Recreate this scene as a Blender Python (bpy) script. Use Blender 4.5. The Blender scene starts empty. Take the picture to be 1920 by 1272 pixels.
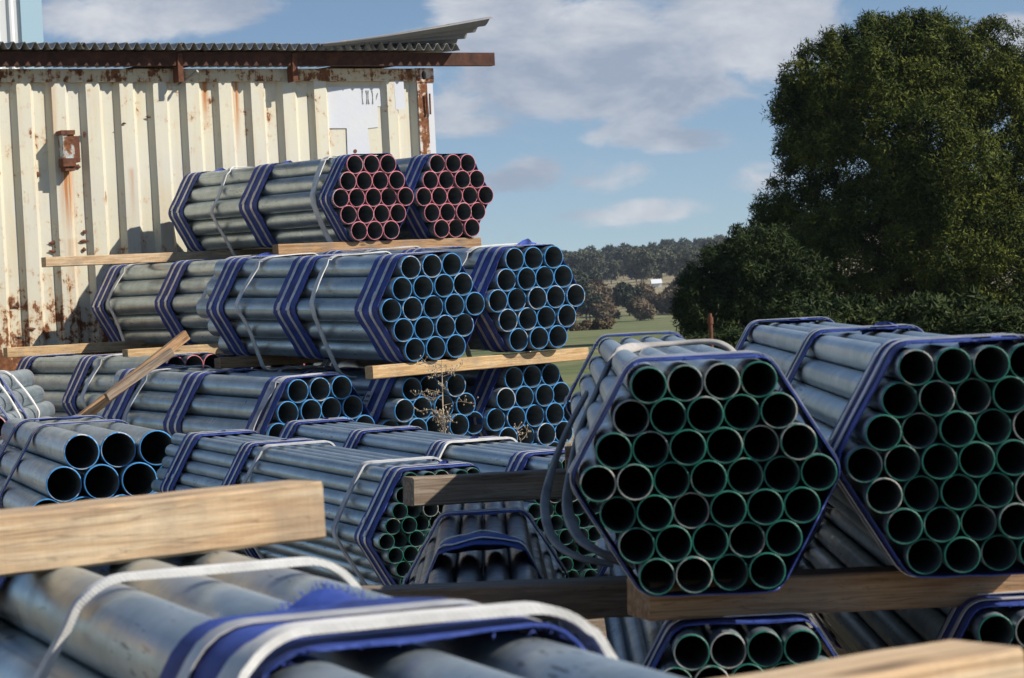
import bpy, math, random
from mathutils import Vector, Matrix, noise as mnoise

random.seed(7)
R = math.radians
S = bpy.context.scene
COL = S.collection

# ------------------------------------------------------------------ camera
FPX = 4800.0                       # focal length in photo pixels (1920 wide)
EYE = Vector((0.0, 0.0, 1.2))
ROLL, PITCH = R(3.0), math.atan(62.0 / FPX)
fwd = Vector((0, math.cos(PITCH), -math.sin(PITCH)))
up0 = Vector((0, math.sin(PITCH), math.cos(PITCH)))
rt0 = Vector((1, 0, 0))
c_r = rt0 * math.cos(ROLL) - up0 * math.sin(ROLL)
c_u = up0 * math.cos(ROLL) + rt0 * math.sin(ROLL)
cam_d = bpy.data.cameras.new('camera')
cam = bpy.data.objects.new('camera', cam_d)
COL.objects.link(cam)
m = Matrix.Identity(4)
for i in range(3):
    m[i][0], m[i][1], m[i][2], m[i][3] = c_r[i], c_u[i], -fwd[i], EYE[i]
cam.matrix_world = m
cam_d.sensor_width = 36.0
cam_d.lens = 36.0 * FPX / 1920.0
cam_d.clip_start, cam_d.clip_end = 0.05, 6000.0
cam_d.dof.use_dof = True
cam_d.dof.focus_distance = 10.5
cam_d.dof.aperture_fstop = 25.0
S.camera = cam
S.cycles.max_bounces = 4
S.cycles.diffuse_bounces = 2
S.cycles.glossy_bounces = 2
S.cycles.transmission_bounces = 1
S.cycles.caustics_reflective = False
S.cycles.caustics_refractive = False

# ------------------------------------------------------------------ light
SUN = Vector((0.76, -0.215, 0.616)).normalized()      # direction to the sun
sun_d = bpy.data.lights.new('sun', 'SUN')
sun = bpy.data.objects.new('sun', sun_d)
COL.objects.link(sun)
sun_d.energy, sun_d.angle, sun_d.color = 5.0, R(0.5), (1.0, 0.93, 0.82)
sun.rotation_euler = SUN.to_track_quat('Z', 'Y').to_euler()
sun.location = (8, -3, 9)

W = bpy.data.worlds.new('World')
S.world = W
W.use_nodes = True
W.cycles.sampling_method = 'MANUAL'
W.cycles.sample_map_resolution = 256
wn, wl = W.node_tree.nodes, W.node_tree.links
wn.clear()
w_out = wn.new('ShaderNodeOutputWorld')
w_bg = wn.new('ShaderNodeBackground')
w_sky = wn.new('ShaderNodeTexSky')
w_sky.sky_type = 'NISHITA'
w_sky.sun_disc = False
w_sky.sun_elevation = math.asin(SUN.z)
w_sky.sun_rotation = math.atan2(SUN.x, SUN.y)
w_sky.air_density, w_sky.dust_density, w_sky.ozone_density = 1.0, 0.1, 2.2
w_bg.inputs['Strength'].default_value = 0.090
wl.new(w_bg.outputs[0], w_out.inputs[0])
# the clear blue reaches low: read the sky a little higher than the eye looks
s_tc = wn.new('ShaderNodeTexCoord')
s_mp = wn.new('ShaderNodeMapping'); s_mp.vector_type = 'POINT'
s_mp.inputs['Scale'].default_value = (1.0, 1.0, 1.6); s_mp.inputs['Location'].default_value = (0, 0, 0.055)
wl.new(s_tc.outputs['Generated'], s_mp.inputs['Vector'])
s_nm = wn.new('ShaderNodeVectorMath'); s_nm.operation = 'NORMALIZE'
wl.new(s_mp.outputs[0], s_nm.inputs[0]); wl.new(s_nm.outputs[0], w_sky.inputs['Vector'])


def wmath(op, a, b=None, clamp=False):
    n = wn.new('ShaderNodeMath'); n.operation = op; n.use_clamp = clamp
    for k, v in ((0, a), (1, b)):
        if v is None: continue
        if isinstance(v, (int, float)): n.inputs[k].default_value = v
        else: wl.new(v, n.inputs[k])
    return n.outputs[0]


def unroll(px, py):
    """photo pixel -> horizontal and vertical slope (x/y, z/y) in the level world"""
    dx, dy = px - 960.0, 636.0 - py
    a = dx * math.cos(ROLL) + dy * math.sin(ROLL)
    b = -dx * math.sin(ROLL) + dy * math.cos(ROLL)
    d = fwd + rt0 * (a / FPX) + up0 * (b / FPX)
    return d.x / d.y, d.z / d.y


def P(px, py, depth):
    """a place in the yard given by where it lies in the view and its distance"""
    x, z = unroll(px, py)
    return Vector((x * depth, depth, EYE.z + z * depth))


# clouds: drifting banks of noise in the sky's own directions
w_tc = wn.new('ShaderNodeTexCoord')
w_dir = w_tc.outputs['Generated']
w_map = wn.new('ShaderNodeMapping')
w_map.inputs['Scale'].default_value = (1.0, 1.0, 2.1)
wl.new(w_dir, w_map.inputs['Vector'])


def wnoise(scale, detail, rough, off, dist=0.0):
    n = wn.new('ShaderNodeTexNoise'); n.noise_dimensions = '3D'
    n.inputs['Scale'].default_value = scale
    n.inputs['Detail'].default_value = detail
    n.inputs['Roughness'].default_value = rough
    n.inputs['Distortion'].default_value = dist
    ad = wn.new('ShaderNodeVectorMath'); ad.operation = 'ADD'
    wl.new(w_map.outputs[0], ad.inputs[0]); ad.inputs[1].default_value = (off, off * 2.3, -off)
    wl.new(ad.outputs[0], n.inputs['Vector'])
    return n.outputs[0]


dens = wmath('SUBTRACT', wnoise(5.0, 3.0, 0.5, 3.1), 0.5)
dens = wmath('MULTIPLY', dens, 0.5)
fine = wmath('MULTIPLY', wmath('SUBTRACT', wnoise(21.0, 7.0, 0.62, 1.7, 0.35), 0.5), 1.75)
puff = None
for (px, py, rx, ry, wgt) in (
        (1130, 120, 340, 125, 0.92), (1390, 60, 220, 105, 0.90), (930, 50, 150, 105, 0.82),
        (270, 15, 270, 66, 0.85), (1180, 252, 120, 36, 0.55), (1290, 266, 120, 30, 0.55),
        (1000, 330, 130, 40, 0.42), (1130, 325, 130, 40, 0.42), (1240, 392, 130, 26, 0.42),
        (1110, 410, 130, 24, 0.38), (1890, 70, 85, 55, 0.9), (870, 210, 150, 60, 0.55), (1440, 330, 90, 50, 0.35)):
    sx, sz = unroll(px, py)
    d = Vector((sx, 1, sz)).normalized()
    sub = wn.new('ShaderNodeVectorMath'); sub.operation = 'SUBTRACT'
    wl.new(w_dir, sub.inputs[0]); sub.inputs[1].default_value = d
    mul = wn.new('ShaderNodeVectorMath'); mul.operation = 'MULTIPLY'
    wl.new(sub.outputs[0], mul.inputs[0])
    mul.inputs[1].default_value = (FPX / rx, FPX / rx, FPX / ry)
    ln = wn.new('ShaderNodeVectorMath'); ln.operation = 'LENGTH'
    wl.new(mul.outputs[0], ln.inputs[0])
    mr = wn.new('ShaderNodeMapRange'); mr.interpolation_type = 'SMOOTHERSTEP'
    mr.inputs[1].default_value, mr.inputs[2].default_value = 0.25, 1.45
    mr.inputs[3].default_value, mr.inputs[4].default_value = wgt, 0.0
    wl.new(ln.outputs['Value'], mr.inputs[0])
    puff = mr.outputs[0] if puff is None else wmath('MAXIMUM', puff, mr.outputs[0])
dens = wmath('ADD', wmath('ADD', dens, fine), puff)
c_mr = wn.new('ShaderNodeMapRange'); c_mr.interpolation_type = 'SMOOTHSTEP'
c_mr.inputs[1].default_value, c_mr.inputs[2].default_value = 0.26, 0.66
c_mr.inputs[3].default_value, c_mr.inputs[4].default_value = 0.0, 0.86
wl.new(dens, c_mr.inputs[0])
c_ramp = wn.new('ShaderNodeValToRGB')
wl.new(wmath('ADD', wmath('MULTIPLY', wnoise(17.0, 5.0, 0.6, 8.3, 0.2), 1.0), 0.0), c_ramp.inputs[0])
c_ramp.color_ramp.elements[0].position = 0.36
c_ramp.color_ramp.elements[0].color = (0.40, 0.46, 0.58, 1)
c_ramp.color_ramp.elements[1].position = 0.66
c_ramp.color_ramp.elements[1].color = (0.84, 0.85, 0.88, 1)
c_mul = wn.new('ShaderNodeVectorMath'); c_mul.operation = 'SCALE'
c_mul.inputs['Scale'].default_value = 8.0
wl.new(c_ramp.outputs[0], c_mul.inputs[0])
w_mix = wn.new('ShaderNodeMix'); w_mix.data_type = 'RGBA'
wl.new(c_mr.outputs[0], w_mix.inputs[0])
wl.new(w_sky.outputs[0], w_mix.inputs[6])
wl.new(c_mul.outputs[0], w_mix.inputs[7])
wl.new(w_mix.outputs[2], w_bg.inputs['Color'])

S.view_settings.view_transform = 'Standard'
S.view_settings.look = 'None'
S.view_settings.exposure = 0.28
S.view_settings.gamma = 1.0
S.view_settings.use_curve_mapping = False


# ------------------------------------------------------------------ materials
class NT:
    def __init__(s, name):
        s.m = bpy.data.materials.new(name); s.m.use_nodes = True
        s.n, s.l = s.m.node_tree.nodes, s.m.node_tree.links
        s.b = s.n['Principled BSDF']
        s.tc = s.n.new('ShaderNodeTexCoord')
        s.oi = s.n.new('ShaderNodeObjectInfo')
        s.v = s.tc.outputs['Object']

    def put(s, k, v):
        i = s.b.inputs[k] if isinstance(k, str) else k
        if hasattr(v, 'is_linked') or hasattr(v, 'links'): s.l.new(v, i)
        elif isinstance(v, tuple) and len(v) == 3: i.default_value = (*v, 1)
        else: i.default_value = v

    def math(s, op, a, b=None, clamp=False):
        n = s.n.new('ShaderNodeMath'); n.operation = op; n.use_clamp = clamp
        for k, v in ((0, a), (1, b)):
            if v is None: continue
            if isinstance(v, (int, float)): n.inputs[k].default_value = v
            else: s.l.new(v, n.inputs[k])
        return n.outputs[0]

    def coords(s, scale=(1, 1, 1), rnd=True):
        mp = s.n.new('ShaderNodeMapping'); mp.inputs['Scale'].default_value = scale
        s.l.new(s.v, mp.inputs['Vector'])
        if rnd:
            cx = s.n.new('ShaderNodeCombineXYZ')
            for k, f in enumerate((37.0, 91.0, 53.0)):
                s.l.new(s.math('MULTIPLY', s.oi.outputs['Random'], f), cx.inputs[k])
            s.l.new(cx.outputs[0], mp.inputs['Location'])
        return mp.outputs[0]

    def noise(s, vec, scale, detail=4.0, rough=0.55, dist=0.0):
        n = s.n.new('ShaderNodeTexNoise')
        n.inputs['Scale'].default_value = scale; n.inputs['Detail'].default_value = detail
        n.inputs['Roughness'].default_value = rough; n.inputs['Distortion'].default_value = dist
        s.l.new(vec, n.inputs['Vector'])
        return n.outputs[0]

    def voro(s, vec, scale, feat='F1'):
        n = s.n.new('ShaderNodeTexVoronoi'); n.feature = feat
        n.inputs['Scale'].default_value = scale
        s.l.new(vec, n.inputs['Vector'])
        return n.outputs

    def ramp(s, fac, *stops):
        n = s.n.new('ShaderNodeValToRGB')
        e = n.color_ramp.elements
        while len(e) < len(stops): e.new(0.5)
        for k, (p, c) in enumerate(stops):
            e[k].position = p
            e[k].color = (*c, 1) if isinstance(c, tuple) else (c, c, c, 1)
        s.l.new(fac, n.inputs[0])
        return n.outputs[0]

    def mix(s, fac, a, b, mode='MIX'):
        n = s.n.new('ShaderNodeMix'); n.data_type = 'RGBA'; n.blend_type = mode
        for k, v in ((0, fac), (6, a), (7, b)):
            if isinstance(v, (int, float)): n.inputs[k].default_value = v
            elif isinstance(v, tuple): n.inputs[k].default_value = (*v, 1)
            else: s.l.new(v, n.inputs[k])
        return n.outputs[2]

    def bump(s, h, strength=0.3, dist=0.002):
        n = s.n.new('ShaderNodeBump')
        n.inputs['Strength'].default_value = strength; n.inputs['Distance'].default_value = dist
        s.l.new(h, n.inputs['Height'])
        s.l.new(n.outputs[0], s.b.inputs['Normal'])

    def sep(s):
        n = s.n.new('ShaderNodeSeparateXYZ'); s.l.new(s.v, n.inputs[0])
        return n.outputs


def galv(name, lo, hi, metal=0.72):
    t = NT(name)
    long_ = t.coords((1, 0.10, 1))
    eq = t.coords((1, 1, 1))
    streak = t.noise(long_, 26.0, 5.0, 0.6)
    cloud = t.noise(eq, 7.0, 4.0, 0.6, 0.3)
    spang = t.voro(eq, 130.0)
    f = t.math('ADD', t.math('MULTIPLY', streak, 0.5), t.math('MULTIPLY', cloud, 0.5))
    f = t.math('ADD', f, t.math('MULTIPLY', t.math('SUBTRACT', t.oi.outputs['Random'], 0.5), 0.16))
    col = t.ramp(f, (0.33, lo), (0.66, hi))
    sp = t.ramp(spang[1], (0.0, 0.86), (1.0, 1.10))
    col = t.mix(0.6, col, sp, 'MULTIPLY')
    # handling scuffs and white rust
    sc = t.noise(t.coords((3.2, 0.5, 3.2)), 14.0, 6.0, 0.7, 0.6)
    col = t.mix(t.ramp(sc, (0.64, 0.0), (0.74, 0.40)), col, (0.15, 0.155, 0.16))
    sc2 = t.noise(t.coords((1.0, 0.6, 1.0)), 9.0, 6.0, 0.7, 0.4)
    wr = t.ramp(sc2, (0.58, 0.0), (0.78, 0.40))
    col = t.mix(wr, col, (0.50, 0.53, 0.55))
    sx, sy, sz = t.sep()
    seam = t.ramp(t.math('ABSOLUTE', sx), (0.0008, 1.0), (0.0030, 0.0))
    seam = t.math('MULTIPLY', seam, t.math('GREATER_THAN', sz, 0.0))
    col = t.mix(t.math('MULTIPLY', seam, 0.45), col, (0.12, 0.125, 0.13))
    # short printed or scratched marks
    mk = t.noise(t.coords((9.0, 1.2, 9.0)), 22.0, 2.0, 0.5)
    mk2 = t.noise(t.coords((1, 1, 1)), 2.6, 2.0, 0.5)
    mkf = t.math('MULTIPLY', t.ramp(mk, (0.63, 0.0), (0.67, 0.75)), t.ramp(mk2, (0.56, 0.0), (0.60, 1.0)))
    col = t.mix(mkf, col, (0.06, 0.062, 0.07))
    t.put('Base Color', col)
    t.put('Metallic', t.math('SUBTRACT', metal, t.math('MULTIPLY', wr, 0.5)))
    t.put('Roughness', t.ramp(t.noise(eq, 18.0, 4.0, 0.6), (0.3, 0.27), (0.75, 0.48)))
    t.bump(t.noise(t.coords((1, 0.35, 1)), 60.0, 4.0, 0.6), 0.16, 0.0015)
    return t.m


M = {}
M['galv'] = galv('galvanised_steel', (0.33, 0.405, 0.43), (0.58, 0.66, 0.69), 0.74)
M['galv_dark'] = galv('dark_steel_in_shade', (0.06, 0.06, 0.065), (0.16, 0.155, 0.155), 0.7)  # old dark steel, its colours lowered further to stand for deep shade
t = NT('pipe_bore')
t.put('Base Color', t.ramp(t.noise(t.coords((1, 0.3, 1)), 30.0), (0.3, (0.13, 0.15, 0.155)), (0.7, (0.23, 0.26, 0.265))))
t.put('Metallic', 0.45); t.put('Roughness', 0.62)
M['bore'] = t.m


def rim(name, colr, bare=(0.50, 0.50, 0.49), k=0.52):
    t = NT(name)
    f = t.noise(t.coords((1, 1, 1)), 22.0, 4.0, 0.65)
    f = t.math('ADD', f, t.math('MULTIPLY', t.math('SUBTRACT', t.oi.outputs['Random'], 0.5), 0.30))
    d = tuple(c * 0.6 for c in colr)
    col = t.mix(t.ramp(t.noise(t.coords(), 60.0), (0.35, 0.0), (0.7, 1.0)), colr, d)
    col = t.mix(t.ramp(f, (k, 0.0), (k + 0.13, 0.9)), col, bare)
    t.put('Base Color', col); t.put('Roughness', 0.5)
    return t.m


M['rim_blue'] = rim('blue_end_paint', (0.07, 0.34, 0.74), (0.62, 0.63, 0.63), 0.60)
M['rim_red'] = rim('red_end_paint', (0.80, 0.26, 0.32), (0.60, 0.55, 0.55), 0.64)
M['rim_green'] = rim('green_end_paint', (0.012, 0.17, 0.12), (0.42, 0.40, 0.37), 0.55)

t = NT('blue_woven_sleeve')
wv = t.n.new('ShaderNodeTexWave'); wv.bands_direction = 'Y'
wv.inputs['Scale'].default_value = 120.0; wv.inputs['Distortion'].default_value = 0.6
t.l.new(t.v, wv.inputs['Vector'])
nz = t.noise(t.coords(), 16.0, 5.0, 0.6, 0.3)
t.put('Base Color', t.ramp(nz, (0.3, (0.016, 0.030, 0.13)), (0.5, (0.030, 0.062, 0.29)), (0.75, (0.055, 0.105, 0.43))))
t.put('Roughness', 0.55)
t.bump(t.math('ADD', t.math('MULTIPLY', wv.outputs[1], 0.2), t.noise(t.coords(), 26.0, 4.0, 0.6, 0.5)), 0.7, 0.006)
M['sleeve'] = t.m

t = NT('steel_band')
t.put('Base Color', t.ramp(t.noise(t.coords(), 30.0, 4.0), (0.3, (0.50, 0.49, 0.47)), (0.65, (0.78, 0.76, 0.72))))
t.put('Metallic', 0.45); t.put('Roughness', 0.42)
M['band'] = t.m


def webbing(name, lo, hi):
    t = NT(name)
    w1 = t.n.new('ShaderNodeTexWave'); w1.wave_type = 'BANDS'; w1.bands_direction = 'DIAGONAL'
    w1.inputs['Scale'].default_value = 150.0; w1.inputs['Distortion'].default_value = 1.5
    t.l.new(t.v, w1.inputs['Vector'])
    nz = t.noise(t.coords(), 11.0, 5.0, 0.65)
    col = t.ramp(nz, (0.32, lo), (0.58, hi))
    st = t.noise(t.coords((1, 1, 1)), 5.0, 5.0, 0.7)
    col = t.mix(t.ramp(st, (0.68, 0.0), (0.76, 0.8)), col, (0.22, 0.12, 0.07))
    t.put('Base Color', col)
    t.put('Roughness', 0.9)
    t.bump(t.math('ADD', t.math('MULTIPLY', w1.outputs[1], 0.2), t.noise(t.coords(), 90.0, 4.0, 0.7)), 0.35, 0.002)
    return t.m


M['sling'] = webbing('white_webbing', (0.50, 0.49, 0.47), (0.78, 0.77, 0.74))
M['sling_grey'] = webbing('dirty_grey_webbing', (0.21, 0.20, 0.19), (0.40, 0.38, 0.36))
M['sling_mid'] = webbing('soiled_webbing', (0.36, 0.36, 0.37), (0.60, 0.60, 0.61))


def wood(name, a, b, c, grey=0.0):
    t = NT(name)
    g = t.noise(t.coords((0.5, 9.0, 9.0)), 9.0, 6.0, 0.6, 0.8)
    f2 = t.noise(t.coords((2.0, 60.0, 60.0)), 4.0, 4.0, 0.6)
    saw = t.noise(t.coords((55.0, 1.0, 1.0)), 5.0, 3.0, 0.6)
    col = t.ramp(g, (0.38, a), (0.5, b), (0.61, c))
    col = t.mix(t.ramp(f2, (0.35, 0.0), (0.7, 0.45)), col, a)
    col = t.mix(t.ramp(saw, (0.5, 0.0), (0.8, 0.10)), col, c)
    kn = t.voro(t.coords((1.6, 5.5, 5.5)), 2.2)
    col = t.mix(t.ramp(kn[0], (0.05, 0.85), (0.15, 0.0)), col, tuple(x * 0.35 for x in a))
    dirt = t.noise(t.coords((1, 1, 1)), 6.0, 6.0, 0.7)
    col = t.mix(t.ramp(dirt, (0.46, 0.0), (0.68, 0.55 + grey)), col, (0.17, 0.15, 0.125))
    spk = t.noise(t.coords((1.0, 3.0, 3.0)), 34.0, 5.0, 0.7)
    col = t.mix(t.ramp(spk, (0.60, 0.0), (0.72, 0.6)), col, tuple(x * 0.35 for x in a))
    crk = t.noise(t.coords((0.35, 14.0, 14.0)), 7.0, 3.0, 0.5, 0.4)
    col = t.mix(t.ramp(crk, (0.485, 0.0), (0.5, 0.6), (0.515, 0.0)), col, tuple(x * 0.3 for x in a))
    t.put('Base Color', col); t.put('Roughness', 0.82)
    h = t.math('ADD', t.math('MULTIPLY', g, 0.6), t.math('ADD', t.math('MULTIPLY', f2, 0.4), t.math('MULTIPLY', saw, 0.12)))
    t.bump(h, 0.6, 0.004)
    return t.m


M['pine'] = wood('fresh_sawn_pine', (0.42, 0.25, 0.105), (0.56, 0.37, 0.18), (0.66, 0.48, 0.28))
M['hard'] = wood('weathered_hardwood', (0.15, 0.105, 0.07), (0.25, 0.185, 0.13), (0.36, 0.29, 0.22), 0.1)
M['pale'] = wood('pale_dry_timber', (0.45, 0.29, 0.16), (0.58, 0.41, 0.24), (0.67, 0.52, 0.34))
M['brown'] = wood('brown_sawn_timber', (0.25, 0.135, 0.06), (0.38, 0.22, 0.11), (0.47, 0.31, 0.17))


def rusty(name, base, rust_amt, streak=True, rough=0.55, runs=0.5):
    t = NT(name)
    eq = t.coords((1, 1, 1), False)
    st = t.coords((6.0, 6.0, 0.55), False)
    tint = t.noise(eq, 1.6, 4.0, 0.6)
    col = t.mix(t.ramp(tint, (0.35, 0.0), (0.7, 1.0)), base, tuple(x * y for x, y in zip(base, (0.90, 0.93, 1.06))))
    # yellowing runs
    run = t.noise(st, 2.2, 5.0, 0.6)
    col = t.mix(t.ramp(run, (0.50, 0.0), (0.72, runs)), col, (0.56, 0.40, 0.19))
    spot = t.noise(eq, 9.0, 8.0, 0.72, 0.3)
    big = t.noise(eq, 2.6, 5.0, 0.6)
    rn = t.noise(st, 4.5, 7.0, 0.7, 0.4)
    f = t.math('ADD', t.math('MULTIPLY', spot, 0.62), t.math('MULTIPLY', big, 0.22))
    f = t.math('ADD', f, t.math('MULTIPLY', rn, 0.30 if streak else 0.1))
    z = t.sep()[2]
    low = t.n.new('ShaderNodeMapRange')
    low.inputs[1].default_value, low.inputs[2].default_value = 0.35, 0.95
    low.inputs[3].default_value, low.inputs[4].default_value = 0.10, 0.0
    t.l.new(z, low.inputs[0])
    f = t.math('ADD', f, low.outputs[0])
    k = 0.70 - rust_amt
    rustc = t.ramp(t.noise(eq, 24.0, 6.0, 0.7), (0.3, (0.055, 0.022, 0.012)), (0.55, (0.20, 0.075, 0.028)), (0.78, (0.36, 0.16, 0.06)))
    halo = t.ramp(f, (k - 0.05, 0.0), (k + 0.01, 0.55))
    col = t.mix(halo, col, (0.50, 0.27, 0.11))
    msk = t.ramp(f, (k, 0.0), (k + 0.035, 1.0))
    col = t.mix(msk, col, rustc)
    t.put('Base Color', col)
    t.put('Roughness', t.mix(msk, (rough,) * 3, (0.9,) * 3))
    t.bump(t.math('ADD', t.math('MULTIPLY', msk, 0.4), t.noise(eq, 30.0, 4.0)), 0.25, 0.004)
    return t.m


M['cream'] = rusty('cream_container_paint', (0.63, 0.595, 0.455), 0.036, True, 0.55, 0.36)
M['cream_rail'] = rusty('rusting_cream_rail', (0.60, 0.52, 0.34), 0.12)
M['post_rust'] = rusty('rusty_corner_paint', (0.66, 0.62, 0.55), 0.17)
M['white_paint'] = rusty('white_patch_paint', (0.60, 0.615, 0.62), -0.04, False, 0.55, 0.04)
M['pale_blue'] = rusty('pale_blue_flaking_paint', (0.40, 0.54, 0.58), 0.14)
M['shaded_sheet'] = rusty('weathered_sheet_in_shadow', (0.17, 0.175, 0.18), 0.0, True, 0.6, 0.1)  # weathered roof sheet with the underside's shadow put into its dark colour

t = NT('rust')
nz = t.noise(t.coords((1, 1, 1)), 18.0, 7.0, 0.7)
t.put('Base Color', t.ramp(nz, (0.3, (0.05, 0.020, 0.012)), (0.55, (0.15, 0.055, 0.028)), (0.8, (0.27, 0.12, 0.06))))
t.put('Roughness', 0.9); t.bump(nz, 0.4, 0.004)
M['rust'] = t.m

t = NT('dark_rust')
nz = t.noise(t.coords((1, 1, 1)), 14.0, 7.0, 0.7)
t.put('Base Color', t.ramp(nz, (0.3, (0.028, 0.013, 0.009)), (0.6, (0.085, 0.034, 0.020)), (0.85, (0.17, 0.075, 0.04))))
t.put('Roughness', 0.9); t.bump(nz, 0.4, 0.004)
M['rust_dark'] = t.m

t = NT('zincalume_sheet')
nz = t.noise(t.coords((1, 1, 1)), 5.0, 6.0, 0.65)
t.put('Base Color', t.ramp(nz, (0.3, (0.25, 0.25, 0.235)), (0.7, (0.45, 0.45, 0.43))))
t.put('Metallic', 0.5); t.put('Roughness', 0.55)
M['sheet'] = t.m

t = NT('white_cladding')
t.put('Base Color', t.ramp(t.noise(t.coords((3, 3, 0.3)), 2.0, 4.0), (0.3, (0.66, 0.68, 0.69)), (0.7, (0.80, 0.81, 0.81))))
t.put('Roughness', 0.6)
M['clad'] = t.m
t = NT('sky_blue_trim')
t.put('Base Color', (0.42, 0.60, 0.72)); t.put('Roughness', 0.55)
M['trim'] = t.m

t = NT('black_mark_paint')
t.put('Base Color', t.ramp(t.noise(t.coords(), 60.0), (0.4, (0.06, 0.07, 0.06)), (0.6, (0.25, 0.27, 0.24)))); t.put('Roughness', 0.8)
M['mark'] = t.m

# the ground: gravel in the yard, grass past it, dry pasture on the hill
t = NT('earth')
sx, sy, sz = t.sep()
g1 = t.noise(t.coords((1, 1, 1), False), 14.0, 8.0, 0.75)
grav = t.ramp(g1, (0.3, (0.09, 0.08, 0.06)), (0.5, (0.24, 0.21, 0.16)), (0.72, (0.42, 0.38, 0.30)))
g2 = t.noise(t.coords((1, 1, 1), False), 0.12, 8.0, 0.7)
g3 = t.noise(t.coords((1, 0.35, 1), False), 1.6, 6.0, 0.7)
grass = t.ramp(t.math('ADD', t.math('MULTIPLY', g2, 0.6), t.math('MULTIPLY', g3, 0.4)),
               (0.36, (0.05, 0.075, 0.02)), (0.50, (0.115, 0.135, 0.042)), (0.64, (0.21, 0.19, 0.09)))
dry = t.ramp(g2, (0.35, (0.20, 0.165, 0.09)), (0.65, (0.34, 0.29, 0.17)))
f1 = t.n.new('ShaderNodeMapRange'); t.l.new(t.math('ADD', sy, t.math('MULTIPLY', g3, 6.0)), f1.inputs[0])
f1.inputs[1].default_value, f1.inputs[2].default_value = 24.0, 32.0
f2 = t.n.new('ShaderNodeMapRange'); t.l.new(t.math('ADD', sy, t.math('MULTIPLY', g2, 200.0)), f2.inputs[0])
f2.inputs[1].default_value, f2.inputs[2].default_value = 600.0, 760.0
t.put('Base Color', t.mix(f2.outputs[0], t.mix(f1.outputs[0], grav, grass), dry))
t.put('Roughness', 0.95)
t.bump(g1, 0.6, 0.02)
M['earth'] = t.m


def leaf(name, a, b, c, trans=0.25):
    t = NT(name)
    oi = t.n.new('ShaderNodeNewGeometry')
    f = t.math('ADD', t.math('MULTIPLY', t.noise(t.coords(), 0.55, 4.0, 0.6), 0.7),
               t.math('MULTIPLY', oi.outputs['Random Per Island'], 0.28))
    t.put('Base Color', t.ramp(f, (0.3, a), (0.52, b), (0.78, c)))
    t.put('Roughness', 0.6)
    t.put('Specular IOR Level', 0.10)
    return t.m


M['pine_leaf'] = leaf('pine_needles', (0.016, 0.027, 0.005), (0.056, 0.073, 0.010), (0.19, 0.19, 0.028))
M['shrub_leaf'] = leaf('dark_shrub_leaves', (0.012, 0.024, 0.008), (0.030, 0.046, 0.012), (0.075, 0.085, 0.022))
M['gum_leaf'] = leaf('gum_leaves', (0.048, 0.058, 0.036), (0.10, 0.108, 0.068), (0.19, 0.18, 0.12))
M['gum_dark'] = leaf('dark_gum_leaves', (0.026, 0.035, 0.025), (0.055, 0.067, 0.045), (0.115, 0.115, 0.075))
M['gum_rust'] = leaf('brownish_bush_leaves', (0.075, 0.060, 0.038), (0.16, 0.12, 0.075), (0.26, 0.20, 0.13))
t = NT('bark')
t.put('Base Color', t.ramp(t.noise(t.coords((1, 1, 0.2)), 4.0, 5.0), (0.3, (0.06, 0.05, 0.04)), (0.7, (0.17, 0.14, 0.11))))
t.put('Roughness', 0.95)
M['bark'] = t.m
t = NT('pale_bark')
t.put('Base Color', t.ramp(t.noise(t.coords((1, 1, 0.2)), 2.0, 5.0), (0.3, (0.22, 0.20, 0.17)), (0.7, (0.48, 0.45, 0.40))))
t.put('Roughness', 0.9)
M['pale_bark'] = t.m
t = NT('dry_straw')
t.put('Base Color', t.ramp(t.noise(t.coords(), 20.0), (0.3, (0.30, 0.23, 0.15)), (0.7, (0.55, 0.46, 0.34))))
t.put('Roughness', 0.9)
M['straw'] = t.m
t = NT('concrete')
t.put('Base Color', t.ramp(t.noise(t.coords(), 12.0, 6.0), (0.3, (0.24, 0.23, 0.21)), (0.7, (0.40, 0.39, 0.36))))
t.put('Roughness', 0.9)
M['concrete'] = t.m
t = NT('paper_label')
t.put('Base Color', (0.62, 0.62, 0.62)); t.put('Roughness', 0.6)
M['paper'] = t.m


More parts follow.
